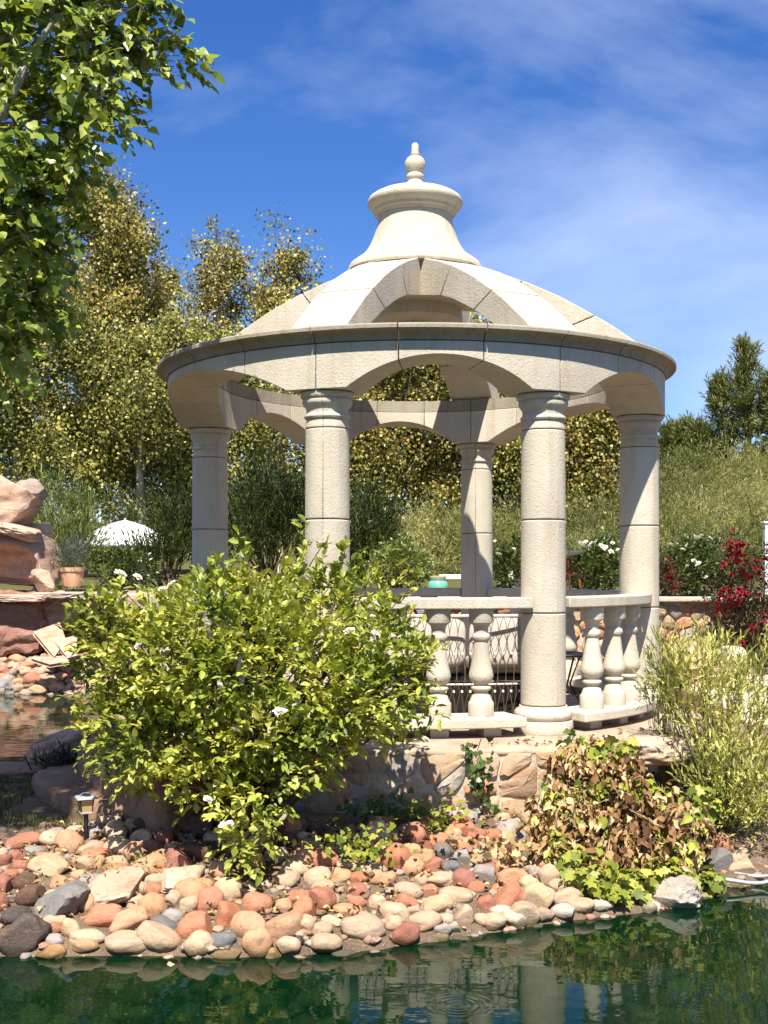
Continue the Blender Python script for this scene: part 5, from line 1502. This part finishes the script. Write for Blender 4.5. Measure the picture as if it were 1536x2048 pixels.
# hillside brooms
G_br = 'olive broom shrubs on the slope'
brooms = [(1440, 27, 950, 95, 60, 'broom shrub on the crest of the slope below the pines'), (1540, 26, 960, 90, 65, 'broom shrub on the crest at the right edge'), (1345, 26, 975, 85, 65, 'broom shrub on the crest just right of the right column'),
          (1500, 23, 1035, 110, 75, 'broom shrub halfway up the slope at right edge'), (1395, 22.5, 1055, 95, 70, 'broom shrub halfway up the slope above the white roses'), (1300, 23.5, 1035, 80, 70, 'broom shrub halfway up the slope behind the right column'),
          (1210, 23, 1070, 80, 75, 'broom shrub between the two right columns'), (1120, 23, 1085, 75, 70, 'broom shrub hidden partly by the front right column'), (1020, 22.5, 1080, 70, 65, 'broom shrub between back column and front right column'),
          (935, 22, 1080, 60, 60, 'broom shrub behind the back column'), (850, 21.5, 1075, 75, 65, 'broom shrub left of the back column'), (1440, 19.5, 1110, 110, 60, 'low broom shrub behind the white roses'), (1560, 20, 1100, 90, 70, 'low broom shrub behind the white post'),
          (1180, 19.5, 1130, 80, 50, 'low broom shrub behind the red stand'), (1315, 20, 1115, 70, 55, 'low broom shrub behind the right column foot')]
for i, (px, Y, cy, rx, ry, lab) in enumerate(brooms):
    x = (px - 768) / F * Y
    zb = hg(x, Y)
    shrub_px('broom_shrub', px, Y, [(px, cy, rx, ry, Y, rx * Y / F * .8), (px - rx * .5, cy + 12, rx * .6, ry * .8, Y - .4, .5), (px + rx * .5, cy + 16, rx * .6, ry * .8, Y - .5, .5), (px, cy + ry * .9, rx, ry * .7, Y - .7, .6)], zbase=zb, nsp=900, shell=.5, length=.28, nleaf=9, leaf_l=.10, ratio=.10,
             mat=(M_broom, M_broom, M_broom_g)[i % 3] if i < 6 or i in (10, 11, 12) else (M_broom_g, M_broom_g, M_broom)[i % 3], label=lab, cat='shrub', seed=240 + i, group=G_br, nst=14, upw=.7, oa=.85, tmpl=LF_DIA, sr=.014, jit=.5, tb=((2, 2), (2.6, 1.7), (1.6, 2.4))[i % 3])
# rose and myrtle shrubs on the terrace
def leafy_shrub(name, px, Y, L_, nsp, leaf_l, mat, label, seed, group=None, bl=None, bn=0, bs=.05, bname='bloom', bpts=None, ratio=.6, nst=16, length=.16):
    q2 = np.random.default_rng(seed); x = (px - 768) / F * Y
    base = Vector((x, Y, hg(x, Y)))
    sh = empty(name, base, label, 'shrub', group)
    lob = [lobe_px(*l, base) for l in L_]
    P0, O0 = in_lobes(q2, lob, int(nsp * 1.9), .5)
    D0 = nrm(O0 + np.array([0, -.1, .5]) + q2.normal(0, .4, P0.shape))
    P, D, N_, L, Wd = sprigs(q2, P0, D0, length, 6, leaf_l, ratio, .9, .6, .3)
    foliage(sh, P, D, N_, L, Wd, q2.beta(1.8, 2.2, len(P)), LF_DIA, mat)
    stems(sh, (0, 0, -.03), [tuple(P0[i]) for i in q2.choice(len(P0), nst)], .012, .004, M_bark, 'stems', .15, 5, seed)
    if bl is not None:
        if bpts is not None:
            pts = [at(a, b, c) - base for a, b, c in bpts]
        else:
            pb, ob_ = in_lobes(q2, lob, bn * 3, .98)
            k_ = np.argsort(ob_[:, 1])[:bn]; pts = [Vector(pb[i]) for i in k_]
        blooms(sh, pts, bs, bl, bname, random.Random(seed))
    return sh
G_wr = 'white rose shrubs on the terrace'
leafy_shrub('rose_shrub', 1190, 14.6, [(1190, 1145, 46, 50, 14.6, .3), (1215, 1125, 30, 40, 14.7, .25), (1165, 1165, 30, 30, 14.5, .25)], 330, .05, M_rosed, 'white flowered rose shrub between the two right columns', 301, G_wr, bloom_w, bs=.042,
            bpts=[(1165, 1090, 14.3), (1172, 1084, 14.3), (1178, 1093, 14.3), (1160, 1086, 14.35), (1183, 1088, 14.3), (1193, 1084, 14.3), (1203, 1092, 14.3), (1210, 1096, 14.3), (1225, 1086, 14.35), (1222, 1104, 14.3), (1236, 1100, 14.3), (1240, 1118, 14.3)])
leafy_shrub('rose_shrub', 1385, 14.4, [(1385, 1145, 52, 58, 14.4, .3), (1350, 1160, 34, 40, 14.4, .25), (1420, 1130, 34, 44, 14.5, .25)], 420, .05, M_rosed, 'white flowered rose shrub on the terrace right of the gazebo', 302, G_wr, bloom_w, bs=.042,
            bpts=[(1395, 1076, 14.1), (1403, 1071, 14.1), (1420, 1077, 14.1), (1388, 1122, 14.05), (1396, 1128, 14.05), (1340, 1090, 14.15), (1375, 1133, 14.0), (1365, 1100, 14.1), (1412, 1155, 14.05), (1330, 1120, 14.15)])
leafy_shrub('rose_shrub', 1012, 14.8, [(1010, 1145, 36, 42, 14.8, .25), (1030, 1120, 26, 36, 14.8, .2)], 230, .05, M_rosed, 'white flowered rose shrub right of the back column', 303, G_wr, bloom_w, bs=.03, bpts=[(990, 1082, 14.6), (996, 1108, 14.5), (1000, 1109, 14.5), (1028, 1098, 14.5)])
leafy_shrub('rose_shrub', 805, 14.7, [(805, 1135, 50, 45, 14.7, .3), (770, 1150, 30, 35, 14.6, .25)], 320, .05, M_feath, 'yellow flowered shrub between front left and back columns', 304, None, bloom_y, 18, .026)
leafy_shrub('rose_shrub', 235, 15.6, [(230, 1140, 40, 28, 15.6, .25), (265, 1145, 40, 26, 15.5, .25)], 240, .05, M_rosed, 'small shrub with pale blooms below the parasol', 305, None, bloom_w, bs=.028, bpts=[(209, 1103, 15.3), (240, 1150, 15.2), (300, 1108, 15.2)])
G_my = 'crimson flowered shrubs right of the gazebo'
q5 = random.Random(4)
def cluster(cx, cy, sx, sy, Y, n):
    return [(q5.gauss(cx, sx), q5.gauss(cy, sy), Y + q5.uniform(-.1, .1)) for _ in range(n)]
leafy_shrub('myrtle_shrub', 1490, 12.6, [(1490, 1200, 55, 85, 12.6, .3), (1470, 1130, 30, 50, 12.6, .2), (1520, 1260, 50, 60, 12.5, .3), (1440, 1190, 34, 24, 12.6, .2), (1530, 1150, 30, 60, 12.7, .2)], 480, .036, M_myrt, 'crimson flowered shrub at the right edge before the rear wall', 311, G_my, bloom_r, bs=.034,
            bpts=cluster(1470, 1105, 11, 18, 12.35, 40) + cluster(1492, 1140, 12, 12, 12.35, 20) + cluster(1455, 1205, 16, 10, 12.3, 26) + cluster(1485, 1195, 12, 12, 12.3, 24) + cluster(1440, 1180, 12, 8, 12.4, 10) + cluster(1505, 1262, 8, 6, 12.25, 10) + cluster(1520, 1150, 10, 20, 12.4, 12) + cluster(1530, 1255, 8, 20, 12.3, 8) + cluster(1480, 1290, 5, 5, 12.2, 5), nst=40)
leafy_shrub('myrtle_shrub', 1338, 14.0, [(1338, 1160, 20, 34, 14.0, .15)], 70, .036, M_myrt, 'small crimson flowered shrub behind the right column', 312, G_my, bloom_r, bs=.026, bpts=cluster(1338, 1145, 8, 14, 13.8, 22) + cluster(1345, 1175, 8, 8, 13.8, 8))
leafy_shrub('myrtle_shrub', 1133, 14.2, [(1136, 1150, 10, 24, 14.3, .1)], 30, .036, M_myrt, 'sprig of crimson flowers just right of the front column', 313, G_my, bloom_r, bs=.022, bpts=cluster(1137, 1142, 4, 8, 14.2, 9))
# plant in the terracotta pot
pl = shrub_px('potted_lavender', 145, 14.5, [(142, 1118, 30, 32, 14.5, .18), (125, 1125, 20, 25, 14.45, .12)], zbase=pp.z + .2, nsp=160, length=.16, nleaf=8, leaf_l=.055, ratio=.13, mat=M_lav, label='bushy lavender growing in the terracotta pot', cat='plant', seed=330, nst=20, upw=1.4, oa=.5, tmpl=LF_DIA, sr=.004)

# ------------------------------------------------------------------ trees behind
M_popl = leaf_mat('autumn_leaf', [(0, (.035, .038, .012)), (.3, (.17, .16, .038)), (.6, (.38, .335, .085)), (.88, (.56, .45, .14)), (1, (.46, .27, .10))], .25, .4, .35)
M_popg = leaf_mat('autumn_leaf_green', [(0, (.03, .038, .012)), (.35, (.155, .165, .038)), (.7, (.36, .345, .08)), (1, (.56, .48, .13))], .25, .4, .35)
def poplar(px, Y, top, bot, wpx, nclump, nper, mat, label, seed, lean=0, sparse=1.0, leaf=.11, trunk=True, group='autumn trees behind the gazebo'):
    q2 = np.random.default_rng(seed); x = (px - 768) / F * Y
    base = Vector((x, Y, hg(x, Y))); s_ = Y / F
    tr = empty('poplar_tree', base, label, 'tree', group)
    H = at(px, top, Y).z - base.z; zb = at(px, bot, Y).z - base.z
    wr = wpx * s_ / 2
    # trunk and limbs
    mb = MB(); tp = [Vector((lean * s_ * t + .12 * math.sin(3 * t + seed), .1 * math.sin(4 * t + seed), H * .985 * t)) for t in np.linspace(0, 1, 11)]
    mb.tube(tp, [.13 * (1 - t) ** .8 + .012 for t in np.linspace(0, 1, 11)], 8)
    mb.build('trunk', M_bark_pale, tr, True)
    lm = MB(); C = []
    nl = 34
    for i in range(nl):
        t = .10 + .85 * i / nl + q2.uniform(-.02, .02); p0 = tp[min(int(t * 10), 9)].lerp(tp[min(int(t * 10) + 1, 10)], t * 10 % 1)
        a = q2.uniform(0, 6.28)
        prof = math.sin(math.pi * min(max((t - .02) / 1.0, 0), 1) ** .75) ** .7
        ln = wr * prof * q2.uniform(.6, 1.15)
        p2 = p0 + Vector((math.cos(a) * ln, math.sin(a) * ln * .8, ln * q2.uniform(.6, 1.5)))
        p1 = p0.lerp(p2, .5) + Vector((math.cos(a), math.sin(a) * .8, -.3)) * ln * .12
        lm.tube([p0, p1, p2], [.035 * (1 - t) + .012, .02 * (1 - t) + .008, .004], 5)
        for f in (.45, .7, .9, 1.0): C.append(p0.lerp(p1, f * 2) if f < .5 else p1.lerp(p2, f * 2 - 1))
    lm.build('limbs', M_bark_pale, tr, True)
    C = np.array([tuple(c) for c in C]); C = C[C[:, 2] > zb - .6]
    tpz = np.array([tuple(p) for p in tp]); tpz = tpz[tpz[:, 2] > max(zb, H * .35)]
    C = np.concatenate([C, tpz, tpz + q2.normal(0, .2, tpz.shape)])
    k_ = q2.choice(len(C), nclump)
    cc = C[k_] + q2.normal(0, .22, (nclump, 3))
    cs = q2.uniform(.10, .36, nclump) * sparse
    P = np.repeat(cc, nper, 0) + np.clip(q2.normal(0, 1, (nclump * nper, 3)), -1.7, 1.7) * np.repeat(cs, nper)[:, None] * np.array([1, .9, 1.1])
    tw = MB()
    for i in range(nclump):
        a_, b_ = Vector(C[k_[i]]), Vector(cc[i]); tw.tube([a_, b_, b_ + (b_ - a_) * .6 + Vector((0, 0, cs[i]))], [.012, .008, .003], 4, False)
    tag(tw.build('twigs', M_bark, tr, True), kind='stuff')
    n_ = len(P)
    D = nrm(q2.normal(0, 1, (n_, 3)) + np.array([0, -.1, -.5])); N_ = nrm(q2.normal(0, 1, (n_, 3)) * .8 + np.array([0, -.5, .5]))
    L = leaf * .86 * q2.uniform(.6, 1.25, n_)
    ct = np.repeat(q2.normal(0, .17, nclump), nper)
    tint = np.clip(q2.beta(3.2, 3.2, n_) + ct, 0, 1)
    foliage(tr, P, D, N_, L, L * .85, tint, LF_DIA, mat, name='crown')
    return tr
poplar(175, 31, 335, 1100, 330, 420, 84, M_popl, 'tall golden poplar at the left behind the near green tree', 401, lean=10, leaf=.115)
poplar(265, 33, 480, 1100, 240, 325, 96, M_popl, 'golden poplar left of the dome with a leaning top', 402, lean=-20, leaf=.115)
poplar(400, 34, 455, 1100, 190, 250, 58, M_popl, 'sparse golden poplar just left of the dome', 403, lean=40, leaf=.115, sparse=.9)
poplar(555, 35, 475, 1100, 190, 270, 60, M_popl, 'golden brown poplar touching the left side of the dome', 404, lean=30, leaf=.115, sparse=.95)
poplar(290, 28, 690, 1130, 330, 375, 96, M_popg, 'broad low golden tree left of the gazebo', 405, leaf=.10)
poplar(440, 29, 700, 1130, 260, 325, 96, M_popg, 'broad olive tree behind the left column', 406, leaf=.10)
poplar(40, 27, 470, 1130, 260, 350, 96, M_popg, 'dark olive tree behind the rock pile', 407, leaf=.10)
poplar(640, 30, 640, 1120, 260, 325, 96, M_popg, 'olive tree behind the front left column', 408, leaf=.105)
poplar(780, 29, 650, 1120, 260, 375, 96, M_popl, 'golden tree seen through the middle of the gazebo', 409, leaf=.105)
poplar(900, 30, 660, 1120, 260, 350, 96, M_popl, 'golden tree behind the back column', 410, leaf=.105)
poplar(1040, 30, 740, 1120, 230, 325, 96, M_popg, 'olive tree behind the front right column', 411, leaf=.105)
poplar(1165, 29, 845, 1120, 170, 350, 96, M_popl, 'golden tree seen between the two right columns', 412, leaf=.105)

# pines on the crest at the right
M_pine = leaf_mat('pine_needle', [(0, (.06, .08, .026)), (.5, (.20, .225, .07)), (1, (.44, .43, .15))], .12, .5, .2)
def pine(px, Y, top, bot, wpx, label, seed, n=700):
    q2 = np.random.default_rng(seed); x = (px - 768) / F * Y
    base = Vector((x, Y, hg(x, Y))); s_ = Y / F
    tr = empty('pine_tree', base, label, 'tree', 'pines on the crest of the slope')
    H = at(px, top, Y).z - base.z; zb = max(at(px, bot, Y).z - base.z, .3); wr = wpx * s_ / 2
    MB().tube([(0, 0, -.1), (.1, 0, H * .5), (0, 0, H)], [.16, .10, .015], 8).build('trunk', M_bark, tr, True)
    lm = MB(); P0, D0 = [], []
    for i in range(64):
        t = q2.random() ** .8; z = zb + (H - zb) * t; a = q2.uniform(0, 6.28); ln = wr * (1 - t) ** .75 * q2.uniform(.5, 1.15) + .15
        d = Vector((math.cos(a), math.sin(a), q2.uniform(.35, .9))).normalized(); p0 = Vector((0, 0, z - ln * .4)); p1 = p0 + d * ln
        lm.tube([p0, p0.lerp(p1, .5) + Vector((0, 0, -.06 * ln)), p1], [.03, .02, .006], 5)
        m_ = max(3, int(ln * 9))
        for j in range(m_):
            f = q2.uniform(.25, 1.0); P0.append(tuple(p0.lerp(p1, f) + Vector(q2.normal(0, .10, 3)))); D0.append(tuple(d * .4 + Vector((0, 0, .8)) + Vector(q2.normal(0, .4, 3))))
    lm.build('limbs', M_bark, tr, True)
    for j in range(20): P0.append((0, 0, H - .05 * j)); D0.append(tuple(Vector((0, 0, 1)) + Vector(q2.normal(0, .3, 3))))
    P0 = np.array(P0); D0 = np.array(D0)
    k_ = np.repeat(np.arange(len(P0)), 2); P0 = P0[k_] + q2.normal(0, .07, (len(k_), 3)); D0 = D0[k_] + q2.normal(0, .3, (len(k_), 3))
    P, D, N_, L, Wd = sprigs(q2, P0, D0, .34, 14, .22, .13, .7, -.3, .25)
    foliage(tr, P, D, N_, L, Wd, q2.beta(1.8, 2.4, len(P)), LF_DIA, M_pine, name='crown')
    return tr
pine(1492, 42, 692, 940, 115, 'tallest pine on the crest at the right', 501)
pine(1442, 43, 765, 940, 90, 'middle pine on the crest left of the tallest', 502)
pine(1545, 41, 760, 940, 90, 'pine on the crest cut by the right edge', 503)
pine(1372, 44, 858, 940, 46, 'small pine just right of the right column', 504)
pine(1338, 45, 862, 940, 40, 'smallest pine touching the right column', 505)
pine(1402, 43, 862, 950, 60, 'low bushy pine on the crest between two others', 506)

# ------------------------------------------------------------------ the near cottonwood, upper left
r2 = np.random.default_rng(601)
M_cott = leaf_mat('cottonwood_leaf', [(0, (.05, .09, .016)), (.35, (.18, .245, .036)), (.7, (.36, .41, .065)), (.97, (.54, .56, .11)), (1, (.62, .56, .08))], .35, .30, .6)
tb_ = Vector((-3.05, 6.3, hg(-3.05, 6.3)))
cot = empty('cottonwood_tree', tb_, 'near cottonwood with glossy heart shaped leaves hanging in from the upper left', 'tree')
tp = [Vector((0, 0, -.1)), Vector((.05, .02, 1.2)), Vector((.12, 0, 2.4)), Vector((.2, -.05, 3.6)), Vector((.35, -.05, 4.8)), Vector((.45, 0, 6.2))]
MB().tube(tp, [.17, .15, .13, .10, .07, .03], 12).build('trunk', M_bark_pale, cot, True)
CL = [(60, 80, 150, 120, 6.4, .5), (215, 60, 90, 80, 6.5, .4), (305, 100, 45, 40, 6.6, .2), (345, 90, 34, 30, 6.65, .15), (150, 190, 110, 70, 6.3, .4), (40, 300, 110, 110, 6.2, .45), (120, 300, 65, 55, 6.4, .3), (30, 470, 90, 100, 6.2, .4), (55, 600, 65, 90, 6.25, .3), (-10, 690, 60, 70, 6.2, .3), (200, 190, 55, 45, 6.5, .25), (-120, 300, 200, 330, 6.3, .7), (-60, 620, 120, 160, 6.2, .5), (-260, 100, 250, 300, 6.4, .8), (100, -120, 240, 160, 6.5, .7), (-150, -250, 320, 260, 6.5, .9), (270, -30, 70, 50, 6.55, .3), (110, 450, 35, 60, 6.3, .2)]
lob = [lobe_px(*l, tb_) for l in CL]
lob += [((-2.8 - tb_.x, 4.3 - tb_.y, 4.9 - tb_.z), (.5, .55, .5)), ((-2.35 - tb_.x, 3.95 - tb_.y, 5.0 - tb_.z), (.38, .4, .4)), ((-3.0 - tb_.x, 5.0 - tb_.y, 5.2 - tb_.z), (.6, .6, .6)), ((-2.9 - tb_.x, 3.9 - tb_.y, 4.6 - tb_.z), (.6, .55, .5))]
P0, O0 = in_lobes(r2, lob, 3600, .25)
D0 = nrm(O0 * .5 + np.array([.15, -.1, -.25]) + r2.normal(0, .5, P0.shape))
P, D, N_, L, Wd = sprigs(r2, P0, D0, .17, 7, .056, .95, 1.0, .35, .45, .9)
D = nrm(D + np.array([0, 0, -.55]))
N_ = nrm(N_ * .8 + np.array([0, -.5, .15]) + r2.normal(0, .3, N_.shape))
tint = np.clip(r2.beta(2, 2.2, len(P)) * .92, 0, .95); tint[r2.random(len(P)) < .008] = 1
foliage(cot, P, D, N_, L, Wd, tint, LF_DEL, M_cott, 300, name='crown')
lm = MB()
for i, l in enumerate(lob):
    c = Vector(l[0]); z0 = min(max(c.z - .9, .9), 5.5); p0 = tp[1].lerp(tp[5], (z0 - 1.2) / 5.0) if z0 > 1.2 else tp[1]
    m_ = p0.lerp(c, .55) + Vector((0, 0, .15)); lm.tube([p0, m_, c], [.035, .022, .006], 7)
    for j in range(9):
        e = c + Vector(r2.normal(0, 1, 3) * np.array(l[1]) * .6); lm.tube([m_.lerp(c, r2.uniform(.2, .9)), (m_ + e) / 2 + Vector((0, 0, .05)), e], [.010, .006, .002], 5)
bl1 = [at(-60, 330, 6.05), at(0, 225, 6.0), at(35, 165, 6.0), at(60, 110, 6.05), at(110, 40, 6.1)]
lm.tube([p - tb_ for p in bl1], [.035, .03, .025, .018, .01], 8)
lm.build('limbs', M_bark_pale, cot, True)
